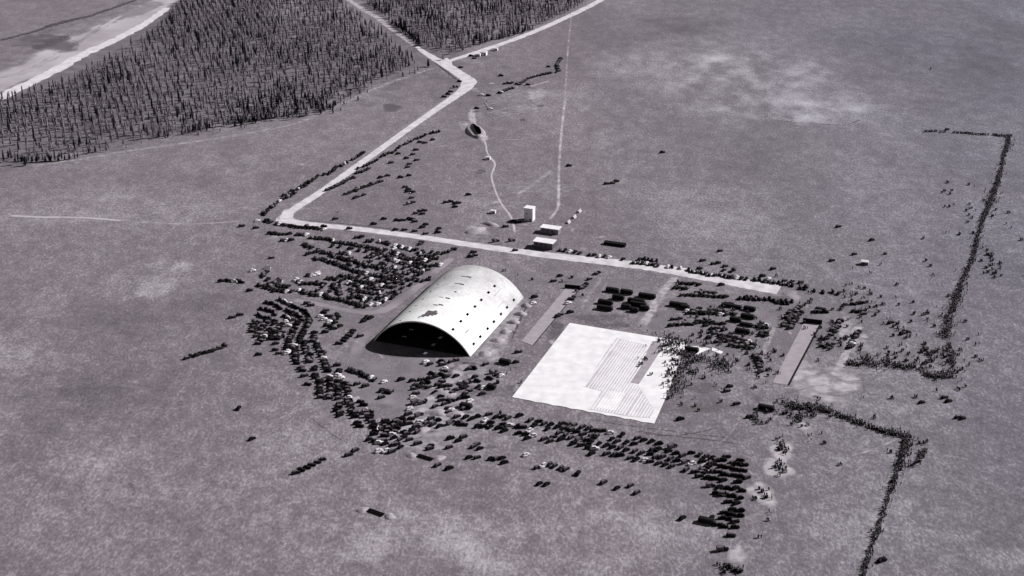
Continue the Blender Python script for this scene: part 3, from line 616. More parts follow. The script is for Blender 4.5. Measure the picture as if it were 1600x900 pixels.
# rows of the upper left lot, between the road bend and the hangar
LA = 'lot between road bend and hangar'
rowsA = [([(414,346),(430,350),(450,353),(468,356),(482,357),(508,359)], D(50), .85),([(422,366),(440,367),(460,367),(482,368)], D(40), .9),([(486,372),(492,373),(510,374),(528,379),(542,381),(568,385)], D(80), .95),
 ([(442,377),(460,376)], D(40), .9),([(466,380),(480,385),(500,394)], D(50), .85),([(498,395),(516,397),(532,405),(548,408),(560,411),(576,416),(596,418),(614,423)], D(75), .98),
 ([(480,398),(492,394)], D(45), .9),([(492,404),(508,407),(520,412),(538,418),(552,424),(572,429),(592,432),(616,437)], D(70), .97),([(558,371),(574,372)], D(50), .7),
 ([(574,378),(588,378),(602,381),(616,385),(630,388),(648,392),(664,398)], D(75), .9),([(556,384),(570,386),(584,389),(600,392),(616,397),(634,400)], D(75), .9),([(582,397),(596,399),(612,402),(640,405),(652,410)], D(70), .9),
 ([(606,405),(622,410),(640,416),(660,420)], D(70), .8),([(628,411),(652,412),(668,417),(690,415)], D(60), .9),([(674,400),(688,397),(704,392),(714,388)], D(60), .85),([(660,380),(652,386)], D(60), .8),
 ([(482,432),(500,430),(506,431)], D(40), .85),([(512,436),(524,437),(532,438)], D(60), .9),([(534,430),(548,434),(560,440),(576,444)], D(60), .8),([(556,438),(570,442),(590,446),(614,450)], D(60), .85),
 ([(548,452),(560,455),(576,458),(596,460),(620,456)], D(70), .9),([(554,463),(570,467),(586,469),(602,464),(618,456),(634,448)], D(70), .9),([(520,446),(530,456),(530,462)], D(60), .8),
 ([(404,446),(416,450),(430,455),(446,457),(460,454),(478,456)], D(60), .95),([(478,458),(490,462),(506,460),(514,467),(530,469),(542,472),(556,476),(566,479),(580,479),(592,476),(604,470)], D(70), .97),
 ([(414,426),(410,430),(412,434)], D(50), .9),([(408,432),(420,438),(436,438)], D(60), .8),([(462,438),(472,444),(492,443),(508,446)], D(55), .85),([(420,445),(440,447),(456,450)], D(70),.8),
 ([(596,410),(608,416),(626,424)], D(70), .7),([(610,432),(630,440),(650,435)], D(60), .7),([(580,437),(600,441),(622,446)], D(60), .7),([(636,428),(650,432),(664,424)], D(60), .7),([(600,425),(622,430),(640,427)], D(65),.7),
 ([(672,436),(660,441)], D(50), .9)]
for k, (p, h, kp) in enumerate(rowsA): car_row(p, LA, k, 2.8, h, min(1,kp*1.05), .5, .09)
for k, (x, y) in enumerate([(378,354),(402,346),(400,357),(424,404),(395,424),(375,493),(363,497),(379,491),(390,455),(372,440)]): put_car(*G(x,y)[:2], D(25), 'open grass left of the road bend', 0)
car_lot([(520,382),(600,386),(700,395),(660,440),(600,476),(540,470),(490,458),(530,425),(500,400)], LA, 2.9, 7.0, AV-.1, D(65), .5, .07, .5, 12)
# blob of cars left of the hangar mouth
LB = 'lot left of hangar mouth'
car_lot([(402,484),(418,470),(440,466),(468,474),(484,484),(482,500),(462,502),(440,500),(404,505)], LB, 3.1, 6.6, AV-.45, D(125), .9, .06, .5, 1)
car_lot([(394,505),(440,500),(484,498),(492,520),(500,536),(470,538),(440,538),(404,540),(392,520)], LB, 3.1, 5.8, AU+.25, D(10), .88, .06, .5, 2)
car_lot([(430,546),(470,536),(508,534),(520,560),(530,578),(548,606),(566,630),(590,648),(630,660),(640,690),(600,682),(560,668),(530,654),(520,630),(500,622),(484,610),(476,590),(462,566)], LB, 3.4, 6.2, AU+.55, D(18), .94, .06, .6, 3)
for k, (x, y) in enumerate([(404,555),(430,548),(436,553),(400,540),(500,495),(506,500),(512,495),(524,500),(510,510),(518,512),(508,520),(528,496),(480,475),(486,478)]): put_car(*G(x,y)[:2], D(20), LB, 90)
L2 = 'apron before the hangar'
car_row([(545,579),(560,583),(574,589),(592,596)], L2, 1, 2.8, D(70), 1, .3); car_row([(596,612),(616,614)], L2, 2, 2.8, D(70), 1, .2); car_row([(532,538),(545,525),(556,515)], L2, 3, 3.6, D(15), .9); car_row([(572,498),(580,498)], L2, 4, 3, D(50), 1)
for x, y in [(558,601),(571,604),(627,594),(568,503),(563,526),(644,596),(658,594),(655,606),(650,630),(640,640),(638,648),(645,622),(596,622),(600,598)]: put_car(*G(x,y)[:2], D(35), L2, 5)
LC = 'crowded lot below the hangar'
for x, y in [(665,567),(672,570),(690,566),(705,566),(712,564),(675,584),(680,590),(690,586),(697,590),(684,602),(690,605),(668,598),(660,600),(670,606),(720,600),(722,608),(733,612),(727,606),(706,615),(740,576),(759,570),(790,568),(783,588),(778,586),(755,607),(725,640),(734,628),(718,624),(650,616),(660,631),(672,606),(700,628),(695,632),(680,636),(705,642),(810,551),(806,567),(742,590),(746,596),(765,592)]:
    put_car(*G(x,y)[:2], D(random.choice((25,40,45,140))), LC, 90, .15)
car_lot([(570,690),(590,670),(640,655),(670,645),(700,650),(736,650),(780,652),(770,672),(700,668),(664,672),(640,684),(640,705),(600,710)], LC, 3.8, 6.2, AV-.1, D(35), .82, .06, .5, 4, .4)
LD = 'lot below the white pad'
car_lot([(736,650),(780,646),(812,648),(850,660),(900,664),(950,676),(1000,686),(1050,694),(1100,706),(1120,716),(1120,745),(1090,745),(1060,736),(1020,730),(980,722),(930,712),(890,698),(850,690),(800,676),(760,672)], LD, 3.9, 6.0, AV-.12, D(33), .88, .06, .4, 5)
car_lot([(1120,716),(1150,712),(1166,724),(1168,760),(1163,790),(1158,812),(1140,815),(1138,790),(1120,772),(1092,760),(1086,748)], 'right tip of the lot below pad', 3.8, 5.8, AV, D(10), .85, .05, .4, 6)
car_lot([(1110,800),(1150,796),(1160,812),(1150,830),(1144,860),(1118,862),(1136,836),(1094,812)], 'right tip of the lot below pad', 3.8, 5.8, AV, D(10), .85, .05, .4, 7)
for x, y in [(653,694),(673,698),(577,690),(545,712),(555,705),(592,706),(612,707),(600,690),(605,708),(620,695),(640,688),(704,686),(716,690),(724,684),(702,700),(672,702),(740,699),(745,696),(750,702),(733,716),(746,716),(768,718),(776,718),(785,717),(822,712),(702,733),(684,728),(788,724),(824,686)]:
    put_car(*G(x,y)[:2], D(random.choice((30,35,45))), 'loose cars below crowded lot', 1, .1)
LE = 'lone row below the lot'
car_row([(838,730),(858,726),(870,730),(885,733),(900,740),(918,745)], LE, 1, 3.4, D(45), .95, .6)
for x, y in [(843,757),(854,758),(943,755),(964,764),(985,760),(995,771),(1066,811),(394,687)]: put_car(*G(x,y)[:2], D(45), 'open grass below the lot', 1)
car_row([(463,740),(475,734),(486,729),(498,723),(506,718)], 'short lone row, lower left', 1, 3.3, D(20), 1, .3)
car_row([(292,560),(310,555),(325,551),(340,547),(354,541)], 'slanted lone row, mid left', 1, 3.1, D(35), 1, .4)
car_row([(346,440),(360,440),(372,442),(384,443)], 'short row, far left', 1, 2.8, D(10), 1, .3)
put_car(*G(373,639)[:2], D(80), 'empty grass at left', 1, 0)
# along both sides of the slanting road
car_row([(414,336),(424,325),(435,316),(448,309),(462,299),(475,291),(488,283)], 'the left verge of the slanting road', 1, 3.0, D(70), .85, .9)
car_row([(430,320),(455,302),(478,287),(500,275),(520,268),(535,258)], 'the left verge of the slanting road', 2, 3.2, D(60), .75, 1.2); car_row([(525,263),(545,253),(556,247),(570,238)], 'the left verge of the slanting road', 3, 2.8, D(100), .9)
car_row([(512,298),(528,291),(542,282),(552,278)], 'the right verge of the slanting road', 1, 2.8, D(30), 1); car_row([(558,271),(566,269),(578,264)], 'the right verge of the slanting road', 2, 2.6, D(60), 1)
car_row([(560,264),(572,259),(586,253),(600,243),(615,238),(628,228),(645,220),(660,214),(676,208),(690,205)], 'the right verge of the slanting road', 3, 3.1, D(80), .92)
LF = 'the grass inside the road corner'
car_row([(540,304),(552,300),(566,294),(580,290),(596,284)], LF, 1, 2.8, D(40), .95); car_row([(554,310),(564,306),(574,305)], LF, 2, 3, D(40), .95); car_row([(584,281),(600,276),(610,275)], LF, 3, 3, D(30), .8)
for x, y in [(611,255),(622,241),(635,248),(645,242),(650,235),(656,223),(640,257),(637,262),(651,251),(626,278),(639,275),(664,224),(676,219),(633,293),(638,297),(645,301),(643,310),(645,317),(640,319),(655,331),(663,330),(650,334),(630,345),(645,344),(640,343),(665,352),(620,345),(584,351),(600,343),(524,343),(618,360),(632,360),(648,362),(660,356),(665,366),(684,364),(686,358),(637,300),(660,335),(648,347)]:
    put_car(*G(x,y)[:2], D(random.choice((20,35))), LF, 9)
for x, y in [(506,355),(546,358),(805,392),(740,395),(735,402),(742,400),(716,390),(697,317),(704,316),(716,318),(711,324),(732,305),(711,319),(802,347),(810,348),(948,288),(957,287),(963,284),(889,260),(1035,239),(790,355),(800,377),(775,378),(720,106)]:
    put_car(*G(x,y)[:2], D(20), 'the plain above the road', 5, .05)
car_row([(790,132),(800,130),(812,133)], 'the building site by the junction', 1, 3, D(20), 1); car_row([(780,146),(790,142),(802,138)], 'the building site by the junction', 2, 3, D(20), 1); car_row([(812,132),(824,124),(836,120),(850,117),(864,114),(873,112),(870,102),(876,92)], 'the building site by the junction', 3, 3.1, D(60), .95)
for x, y in [(825,133),(783,119),(857,105),(763,150),(752,149),(745,170),(766,171),(736,88),(741,92),(700,148),(694,152),(704,144),(712,137),(718,128)]: put_car(*G(x,y)[:2], D(10), 'the building site by the junction', 4)
# the verge above the right part of the road
LV = 'the verge above the right part of the road'
car_row([(875,392),(890,394),(905,396),(920,399),(935,401),(950,402),(976,406)], LV, 1, 3.4, D(60), .8, .5, .15)
car_row([(990,411),(1010,413),(1040,417),(1064,420),(1090,426),(1120,431),(1150,435),(1180,438),(1210,442),(1240,447),(1262,452),(1285,458),(1310,459)], LV, 2, 2.9, D(75), .9, .5, .06)
car_row([(1000,405),(1012,406),(1030,410)], LV, 3, 2.8, D(80), .8, .8); car_row([(1060,414),(1110,420),(1160,430),(1240,443),(1280,452)], LV, 3, 5, D(40), .5, 1.5, .3)
for x, y in [(1098,408),(1115,413),(1122,412),(1133,417),(1125,393),(1208,421),(1362,376),(1310,355),(1300,408),(1335,398),(1480,203)]: put_car(*G(x,y)[:2], D(30), 'the plain above the right part of the road', 4)
# rows between pad and road
LP = 'rows between pad and road'
for k, (p, h, kp) in enumerate([([(1054,452),(1066,452),(1078,455)],30,.9),([(1062,444),(1076,444),(1098,446)],30,.7),([(1066,462),(1078,461),(1092,463),(1106,463),(1120,465),(1140,464)],40,.98),([(1086,459),(1100,458),(1118,460)],60,.9),
    ([(1156,467),(1170,468),(1186,469),(1204,469),(1222,474),(1236,476)],80,1),([(1160,464),(1220,472),(1238,472)],80,.8),([(1076,490),(1090,492),(1104,493)],20,.9),([(1048,510),(1060,508),(1074,508),(1088,507),(1104,510)],20,.8),
    ([(1056,501),(1062,497)],20,1),([(1108,528),(1118,530),(1134,532),(1150,536),(1166,540),(1184,541)],30,.95),([(1112,514),(1124,512),(1138,520),(1148,524)],30,.8),([(1108,486),(1122,488),(1136,490),(1150,492)],30,.95),([(1112,490),(1140,494)],30,.9),
    ([(1084,482),(1100,484),(1118,485)],25,.8),([(1074,487),(1100,489),(1120,491),(1140,493)],20,1),([(1090,503),(1110,505),(1130,508)],20,1),([(1110,521),(1130,525),(1150,529),(1170,535)],25,1),([(1120,536),(1150,541),(1176,545)],25,.8),([(1126,474),(1150,477)],25,.7),([(1186,512),(1202,514)],20,1),([(1188,526),(1202,527)],20,1),([(1178,556),(1186,566),(1184,578)],20,.8),([(1190,566),(1196,572)],20,.8),([(1320,478),(1334,476),(1350,474)],20,.8),([(1334,488),(1352,491)],20,.8),([(1230,504),(1240,492),(1248,480)],20,.9),([(1284,532),(1296,530)],20,1),([(1302,520),(1308,510)],20,1),([(1190,507),(1200,510)],30,1),([(1190,521),(1200,521)],30,1),([(888,478),(896,462),(912,450),(925,432),(938,426)],30,.5),([(870,495),(880,490)],20,.9),([(891,489),(909,489)],20,.3),([(1222,510),(1230,498),(1238,486)],20,.95),([(1234,514),(1242,500),(1250,488)],20,.95),
    ([(1274,488),(1284,489),(1296,489)],20,.9),([(1300,525),(1306,512),(1312,500)],20,.8),([(1284,541),(1296,540),(1300,535)],20,.9),([(1328,545),(1335,530),(1340,518)],20,.95)]):
    car_row(p, LP, k, 3.0, D(h), kp, .5, .04)
for x, y in [(1127,446),(1140,605),(1151,632),(1155,630),(1063,656),(1172,652),(1136,612),(875,432),(865,440),(835,465),(833,475),(810,549),(1410,522),(1418,520),(1392,505),(1440,630),(1378,877),(1476,622),(1482,628),(1497,653),(1504,655)]: put_car(*G(x,y)[:2], D(25), 'open ground right of pad', 1, .02)

car_lot([(650,566),(720,572),(768,575),(800,566),(790,600),(740,630),(690,650),(640,660),(610,690),(600,670),(640,610)], LC, 4.4, 7.0, AU+.3, D(30), .38, .1, .8, 9)
car_lot([(500,482),(534,488),(530,520),(512,535),(505,520)], LB, 3.6, 6.5, AU, D(20), .45, .1, .8, 10)
# nearest 300 cars are things of their own, the rest one mass
dist = lambda c: c['x']**2+c['y']**2+HC**2
CARS.sort(key=dist)
def ordn(n): return ['first','second','third','fourth','fifth','sixth','seventh','eighth','ninth','tenth','11th','12th','13th','14th','15th','16th','17th','18th','19th','20th'][n-1] if n <= 20 else f'{n}th'
near, far = CARS[:300], CARS[300:]
lots = {}
for c in CARS: lots.setdefault(c['lot'], []).append(c)
for lot, cs in lots.items():
    # bands of about 6 m depth, counted from the camera side, then left to right by look
    cs.sort(key=lambda c: c['y']); band = {}; y0 = cs[0]['y']
    for c in cs: band.setdefault(int((c['y']-y0)/7), []).append(c)
    bs = sorted(band)
    for bi, b in enumerate(bs):
        for k in range(4):
            row = sorted([c for c in band[b] if c['k'] == k], key=lambda c: c['x'])
            for j, c in enumerate(row):
                one = len(row) == 1
                c['label'] = f"{PWORD[k]}, {'only one' if one else ordn(j+1)+' from left'}, {ordn(bi+1)} row up, {lot}"
for c in near:
    r_ = copy_thing(protos[c['k']], (c['x'], c['y'], 0), c['rz'], random.uniform(.98, 1.16)); r_.name = PNAME[c['k']]
    tag(r_, c['label'], PCAT[c['k']], 'cars parked on the grass')
flats = [flat(p) for p in protos]
o = merged('distant_parked_cars', flats, [(c['k'], c['x'], c['y'], c['rz'], random.uniform(.98,1.16)) for c in far]); tag(o, 'hundreds of dark and light cars parked in rows beside roads and hangar', 'cars', kind='stuff')
for root, kids in protos:
    for o_, _ in kids: bpy.data.objects.remove(o_)
    bpy.data.objects.remove(root)

# buses and long dark lorries in the compound above the pad
def bus(px, py, L, rz, label, h=2.9, w=2.5):
    t = empty('parked_bus', G(px, py), rz); mb = MB(); mb.prism([(-L/2,.55),(-L/2-.05,h-.4),(-L/2+.3,h),(L/2-.6,h),(L/2-.1,h-.5),(L/2,1.4),(L/2+.1,.55)], -w/2, w/2); mb.build('body', M['black'], t)
    for s in (-1, 1): b = MB(); b.box((0, s*(w/2+.012), h*.66), (L*.82,.02,.7)); b.build('window_band', M['glass'], t)
    b = MB(); b.box((0,0,h+.06), (L*.7,w*.55,.1)); b.build('roof_rack', M['dark'], t)
    for cx in (-L*.3, L*.34):
        for s in (-1, 1): c_ = MB(); c_.cyl((cx, s*(w/2-.28), .48), (cx, s*(w/2-.02), .48), .48, n=10); c_.build('wheel', M['tyre'], t)
    tag(t, label, 'bus', 'large dark vehicles in the compound above the pad')
BL = [(957,456,8.5,0,'leftmost bus in the top row'),(979,459,8,0,'middle bus in the top row'),(1011,465,11,0,'long thin bus at the right of the top row'),(966,468,7.6,0,'short bus in the middle row, nearest the light track on the left half'),
      (946,475,9.5,0,'left bus of the third row'),(945,484,10,0,'lowest bus at the left'),(994,474,11,0,'big bus right of centre, upper of a close pair'),(997,479,10.5,0,'big bus right of centre, lower of a close pair'),(978,482,6,0,'small bus left below the close pair'),
      (991,487,5.5,0,'small bus lowest in the middle'),(1007,484,6,0,'small bus at the lower right'),(1060,479,11.5,0,'long bus right of the light track'),(1070,483,6,0,'short bus at the right end of the long bus')]
for x, y, L, a, lb in BL: bus(x, y, L, AV+a, 'dark '+lb.replace(', nearest the light track on the left half','')+', compound above the pad', 3.1 if x in (994,997,966) else 2.7)
for x, y, L, lb in [(1171,485,7.5,'upper bus of the pair at the right end of the middle rows'),(1168,497,8.5,'lower bus of the pair at the right end of the middle rows'),(1149,502,7,'bus left below the pair in the middle rows'),(1160,520,9,'bus just above the dense lower row'),(1166,509,8,'thin bus between the pair and the lower rows'),
    (1143,480,13,'long thin bus above the dense middle row'),(1081,549,8,'bus above the white slabs by the pad'),(1282,487,7,'bus above the head of the right strip'),(1197,640,9,'lone bus left of the lower crowd corner'),(789,568,7,'lone bus between the hangar and the pad'),(768,607,5,'short bus right below the hangar feet'),
    (728,637,7,'bus at the head of the crowded lot below the hangar'),(1104,817,8,'bus at the lower left tip of the long lot')]:
    bus(x, y, L, AV-.05, 'dark '+lb, 2.6 if 'thin' not in lb else 1.9)

# ------------------------------------------------------------------ people
def person_mesh(pose, seed):
    J = {'pelvis':(0,0,.92,.155),'belly':(0,.01,1.1,.15),'chest':(0,0,1.3,.175),'neck':(0,.0,1.48,.065),'head':(0,.01,1.62,.105),'crown':(0,.0,1.74,.07)}
    E = [('pelvis','belly'),('belly','chest'),('chest','neck'),('neck','head'),('head','crown')]
    st_ = .28 if pose == 1 else 0.04
    for s, nm in ((-1,'l'),(1,'r')):
        J['sh'+nm] = (s*.19,0,1.4,.07); J['el'+nm] = (s*(.27 if pose != 2 else .3), -.04 if pose != 2 else .12, 1.13 if pose != 2 else 1.2,.05); J['ha'+nm] = (s*(.28 if pose != 2 else .1), .06 if pose != 2 else .25, .88 if pose != 2 else 1.15,.045)
        J['hip'+nm] = (s*.1,0,.86,.11); J['kn'+nm] = (s*.11,s*st_*.5,.48,.075); J['an'+nm] = (s*.12,s*st_,.1,.05); J['to'+nm] = (s*.13,s*st_+.18,.05,.045)
        E += [('chest','sh'+nm),('sh'+nm,'el'+nm),('el'+nm,'ha'+nm),('pelvis','hip'+nm),('hip'+nm,'kn'+nm),('kn'+nm,'an'+nm),('an'+nm,'to'+nm)]
    K_ = list(J); me = bpy.data.meshes.new('person'); me.from_pydata([J[k][:3] for k in K_], [(K_.index(a), K_.index(b)) for a, b in E], [])
    o = bpy.data.objects.new('person', me); COL.objects.link(o); m = o.modifiers.new('s', 'SKIN'); m.use_smooth_shade = True
    for i, k in enumerate(K_): r_ = J[k][3]; me.skin_vertices[0].data[i].radius = (r_*(1.15 if k in ('chest','pelvis','belly') else 1), r_*(.8 if k in ('chest','pelvis','belly') else 1))
    me.skin_vertices[0].data[0].use_root = True
    bpy.context.view_layer.update(); dg = bpy.context.evaluated_depsgraph_get(); nm_ = bpy.data.meshes.new_from_object(o.evaluated_get(dg)); bpy.data.objects.remove(o)
    return nm_
def dress(me, cloth, low):
    me = me.copy(); me.materials.clear()
    for m in (M['cloth'] if low else cloth, cloth, M['skin'], M['canvas']): me.materials.append(m)
    for p in me.polygons:
        z = p.center.z; x = abs(p.center.x); p.material_index = 0 if z < .95 and x < .2 else (3 if z > 1.7 else (2 if z > 1.5 or (x > .2 and z < .96) else 1))
    return me
base = [person_mesh(p, 0) for p in (0, 1, 2)]
people = [dress(b, M['cloth'], True) for b in base]+[dress(b, M['cloth2'], True) for b in base]
def flat_me(me):
    V_ = np.array([v.co[:] for v in me.vertices]); F_, MI = [], []
    for p in me.polygons:
        vi = list(p.vertices)
        for i in range(1, len(vi)-1): F_.append((vi[0], vi[i], vi[i+1])); MI.append(p.material_index)
    mats = list(me.materials); return V_, np.array(F_), np.array(MI), mats
pflat = [flat_me(m) for m in people]
CPAD = 'in the crowd at the white pad right edge'
PEOPLE = []                              # x, y, kind, where
def line_crowd(pix, wid, dens, where, clump=.5, light=.1):
    """wid in metres, dens in people per metre of line"""
    W = wid if isinstance(wid, list) else [wid]*len(pix); pts = [(*G(*p)[:2], w) for p, w in zip(pix, W)]; L = catmull(pts, .5)
    s0 = random.random()*50
    for i in range(len(L)-1):
        a, b = L[i], L[i+1]; d = b-a; ln = math.hypot(d[0], d[1]); nr = (-d[1]/ln, d[0]/ln)
        g = vnoise(np.array([i*.12+s0]), np.array([s0]), 81)[0]; dd = 1.75*dens*(1-clump+2*clump*g*1.0)*ln
        dd *= 1 if vnoise(np.array([i*.31+s0]), np.array([s0+3]), 82)[0] > .3 else .35; loose = where == CPAD; wv = .6+.9*vnoise(np.array([i*.09+s0]), np.array([s0+7]), 83)[0]; n = int(dd)+(random.random() < dd-int(dd))
        for _ in range(n):
            w = random.gauss(0, .19 if not loose else .5)*a[2]*wv*(2.6 if random.random() < .14 else 1); t = random.random()
            PEOPLE.append((a[0]+d[0]*t+nr[0]*w, a[1]+d[1]*t+nr[1]*w, (3 if random.random() < light else 0)+random.randrange(3), where))
def blob_crowd(cx, cy, rx, ry, n, where, light=.06):      # radii in metres, people bunch in little groups
    c = G(cx, cy); k = 0; n = int(n*(1.2 if n > 12 else .6))
    while k < n:
        gx, gy = random.gauss(0, .5)*rx, random.gauss(0, .5)*ry; m_ = min(n-k, random.randint(1, 9))
        for _ in range(m_): PEOPLE.append((c.x+gx+random.gauss(0,.55), c.y+gy+random.gauss(0,.7), (3 if random.random() < light else 0)+random.randrange(3), where)); k += 1
C1, C2, C3, C4, C5 = 'crowd line along the top of the far right field', 'long crowd line down the right side of the field', 'dense crowd at the lower right corner of the far field', 'in the thick crowd line ending at lower right corner', 'in the thin crowd line reaching the bottom edge'
line_crowd([(1443,206),(1462,206),(1478,207)], 3, 1.6, C1); line_crowd([(1488,208),(1510,209),(1532,211),(1545,211)], 2.5, 2.2, C1); line_crowd([(1550,211),(1565,213),(1582,213)], 3, 2.6, C1)
line_crowd([(1576,212),(1574,226),(1571,238)], 5, 3, C2); line_crowd([(1570,238),(1565,262),(1560,282),(1553,300),(1546,320),(1538,340)], [3,4,4,5,6,6], 3.0, C2, .35); line_crowd([(1538,340),(1531,360),(1525,385),(1518,410),(1512,422)], [5,4,5,4,3], 2.4, C2, .5)
line_crowd([(1512,422),(1504,440),(1497,458),(1492,475),(1487,490),(1480,510),(1474,530)], [4,5,6,7,7,8,9], 3.0, C2, .4)
blob_crowd(1530,325,22,60,90,C2); blob_crowd(1510,350,20,60,60,C2); blob_crowd(1548,404,7,14,60,'compact crowd cluster just right of the long crowd line'); blob_crowd(1549,422,7,14,80,'compact crowd cluster just right of the long crowd line'); blob_crowd(1470,500,20,34,90,C2); blob_crowd(1395,400,80,60,30,C2)
line_crowd([(1322,568),(1340,570),(1365,568),(1390,572),(1420,574),(1440,578),(1452,588),(1475,590),(1488,588)], [5,6,10,12,10,8,6,6,6], 3.6, C3, .3); line_crowd([(1488,590),(1490,570),(1484,550),(1470,545),(1452,558)], 5, 1.6, C3, .4); blob_crowd(1470,570,17,34,200,C3)
blob_crowd(1378,565,22,10,110,C3); blob_crowd(1455,555,16,16,100,C3); blob_crowd(1410,560,20,14,60,C3)
line_crowd([(1222,628),(1245,638),(1270,636),(1295,645),(1320,653),(1350,664),(1380,674),(1405,681),(1424,683)], [8,12,9,6,6,6,6,6,6], 5.0, C4, .3); blob_crowd(1250,640,12,11,130,C4); blob_crowd(1413,690,8,9,70,C4); blob_crowd(1240,655,12,14,30,C4); blob_crowd(1350,700,40,24,30,C4)
line_crowd([(1420,684),(1414,700),(1408,720),(1400,745),(1390,770)], [6,6,5,4,4], 3.6, C5, .4); line_crowd([(1390,770),(1378,810),(1368,840),(1355,880),(1348,905)], [3,3,3,2,2], 2.6, C5, .5)
line_crowd([(1420,730),(1432,724),(1440,715),(1444,703)], 3, 3.5, 'in the small slanting crowd right of the line corner'); line_crowd([(1372,880),(1382,874)], 2, 3, C5)

line_crowd([(1036,540),(1050,545),(1062,556),(1080,558),(1100,563),(1125,570),(1142,576)], [10,12,8,7,7,8,8], 5.0, CPAD, .3); blob_crowd(1045,580,12,24,50,CPAD); blob_crowd(1048,545,9,18,90,CPAD); line_crowd([(1036,535),(1055,530),(1066,540)], 8, 4, CPAD); line_crowd([(1072,565),(1062,590),(1056,606),(1050,625)], [8,7,5,4], 2.2, CPAD, .4)
blob_crowd(1040,575,14,18,60,CP); blob_crowd(1100,590,30,30,50,CP); blob_crowd(1070,570,9,20,50,CP)
LR = 'people among the dark vehicles between pad and road'
for x, y, a, b, n in [(1130,490,24,10,90),(1150,532,24,10,110),(1190,515,8,16,60),(1090,505,22,10,50),(1115,525,10,14,60),(1180,560,12,22,70),(1185,575,8,12,60),(1198,560,6,14,30),(1230,505,8,20,60),(1245,500,7,20,60),(1290,540,10,12,70),(1305,505,8,22,50),(1330,535,8,24,90),(1340,475,18,22,60),(1350,490,16,16,60),(1360,462,20,20,40),(1392,505,6,8,30),(1412,522,6,6,36),(1275,455,24,10,24),(1260,475,12,14,24),(1080,450,14,8,20)]:
    blob_crowd(x, y, a, b, n, LR)
for k, (x, y, n) in enumerate([(1222,703,34),(1217,732,32),(1193,772,28),(1195,806,7),(1180,848,5),(1252,658,26),(1220,690,8),(1262,688,4),(1105,733,14)]):
    blob_crowd(x, y, 4.0, 6.5, int(n*1.6), ['upper','second','third','fourth','lowest','topmost','small upper','outer','leftmost'][k]+' knot of onlookers on the pale circles')
line_crowd([(1130,890),(1138,885),(1150,893),(1160,895)], 3, 4.5, 'in the small knot at the bottom edge'); blob_crowd(1130,888,2.5,4,20,'in the small knot at the bottom edge')
line_crowd([(1170,652),(1180,656),(1195,663),(1205,655)], 2, 1.6, 'left of the thick crowd line start'); line_crowd([(1180,664),(1185,640),(1200,640)], 2, 1.2, 'left of the thick crowd line start')
for x, y, a, b, n, w_ in [(800,450,30,40,26,'people between the hangar and the grey strip'),(730,620,40,30,40,'among the cars below the hangar'),(900,450,26,30,20,'people between the hangar and the grey strip'),(800,590,30,30,14,'people left of the white pad'),
    (1430,640,60,20,14,'scattered right of the crowd lines'),(1500,130,60,60,10,'people far out on the upper right plain'),(1350,420,60,60,26,'people scattered inside the right field'),(1100,620,50,40,26,'people on the dark grass right of the pad'),(1320,700,20,40,16,'scattered inside the lower right field'),(960,570,60,20,12,'people walking on the white pad'),(1040,610,16,20,14,'people walking on the white pad')]:
    blob_crowd(x, y, a, b, n, w_)
PEOPLE.sort(key=lambda p: p[0]**2+p[1]**2)
PWH = ['upright', 'mid-stride', 'with raised forearms']
for p in PEOPLE[:300]:
    o = bpy.data.objects.new('person', people[p[2]]); COL.objects.link(o); o.location = (p[0], p[1], 0 if not (G(890,505).y > p[1] > 600 and False) else 0); o.rotation_euler.z = random.random()*6.28; s = random.uniform(1.02, 1.12); o.scale = (s,s,s)
    tag(o, f"{'light' if p[2] > 2 else 'dark'}-clothed person {PWH[p[2] % 3]}, {p[3]}", 'person', f"{'light' if p[2] > 2 else 'dark'} {PWH[p[2] % 3]}: {p[3]}")
o = merged('distant_crowd', pflat, [(p[2], p[0], p[1], random.random()*6.28, random.uniform(1.02,1.12)) for p in PEOPLE[300:]]); tag(o, 'crowd of small dark standing figures lining the field and filling the compound', 'crowd', kind='stuff')

# ------------------------------------------------------------------ the pine forest
def pine(seed, h, r, n, leaf, bare=.3):
    rr = random.Random(seed); cr = MB(); tr = MB(); tr.cyl((0,0,-.1), (rr.uniform(-.1,.1),rr.uniform(-.1,.1),h*.92), .2, .04, n=5)
    for k in range(4): a = rr.random()*6.28; z = h*(bare+.08*k); tr.cyl((0,0,z), (math.cos(a)*r*.7, math.sin(a)*r*.7, z+.3), .05, .02, n=3)
    prof = [(0,.3),(.12,.85),(.35,.85),(.6,.7),(.85,.42),(1,.12)]
    for q, (t, w) in enumerate(prof):
        for i in range(6): a = 2*math.pi*i/6+q*.5; ww = r*w*.72*rr.uniform(.65,1.25); cr.v.append((math.cos(a)*ww, math.sin(a)*ww, h*(bare+(1-bare)*t)))
        if q:
            for i in range(6): j = (i+1) % 6; cr.f.append(((q-1)*6+i, (q-1)*6+j, q*6+j, q*6+i)); cr.m.append(0)
    for k in range(n):
        t = rr.random()**.8; z = h*(bare+(1-bare)*t); rad = r*(1-t)**.75*(.35+.65*math.sqrt(rr.random()))+.12; a = rr.random()*6.28
        c = Vector((math.cos(a)*rad, math.sin(a)*rad, z)); s = rr.uniform(.45, .95)*(1.15-.6*t)*r/1.9
        q = Vector((math.cos(a), math.sin(a), rr.uniform(-.5,.1))).normalized(); w = Vector((-q.y+rr.uniform(-.3,.3), q.x, rr.uniform(-.35,.35))).normalized(); up = q.cross(w)
        cr.add([c-q*s*.8, c+w*s*.7+up*s*.1, c+q*s-up*s*.25, c-w*s*.7, c+up*s*.45], [(0,1,4),(1,2,4),(2,3,4),(3,0,4)])
    return cr, tr, leaf
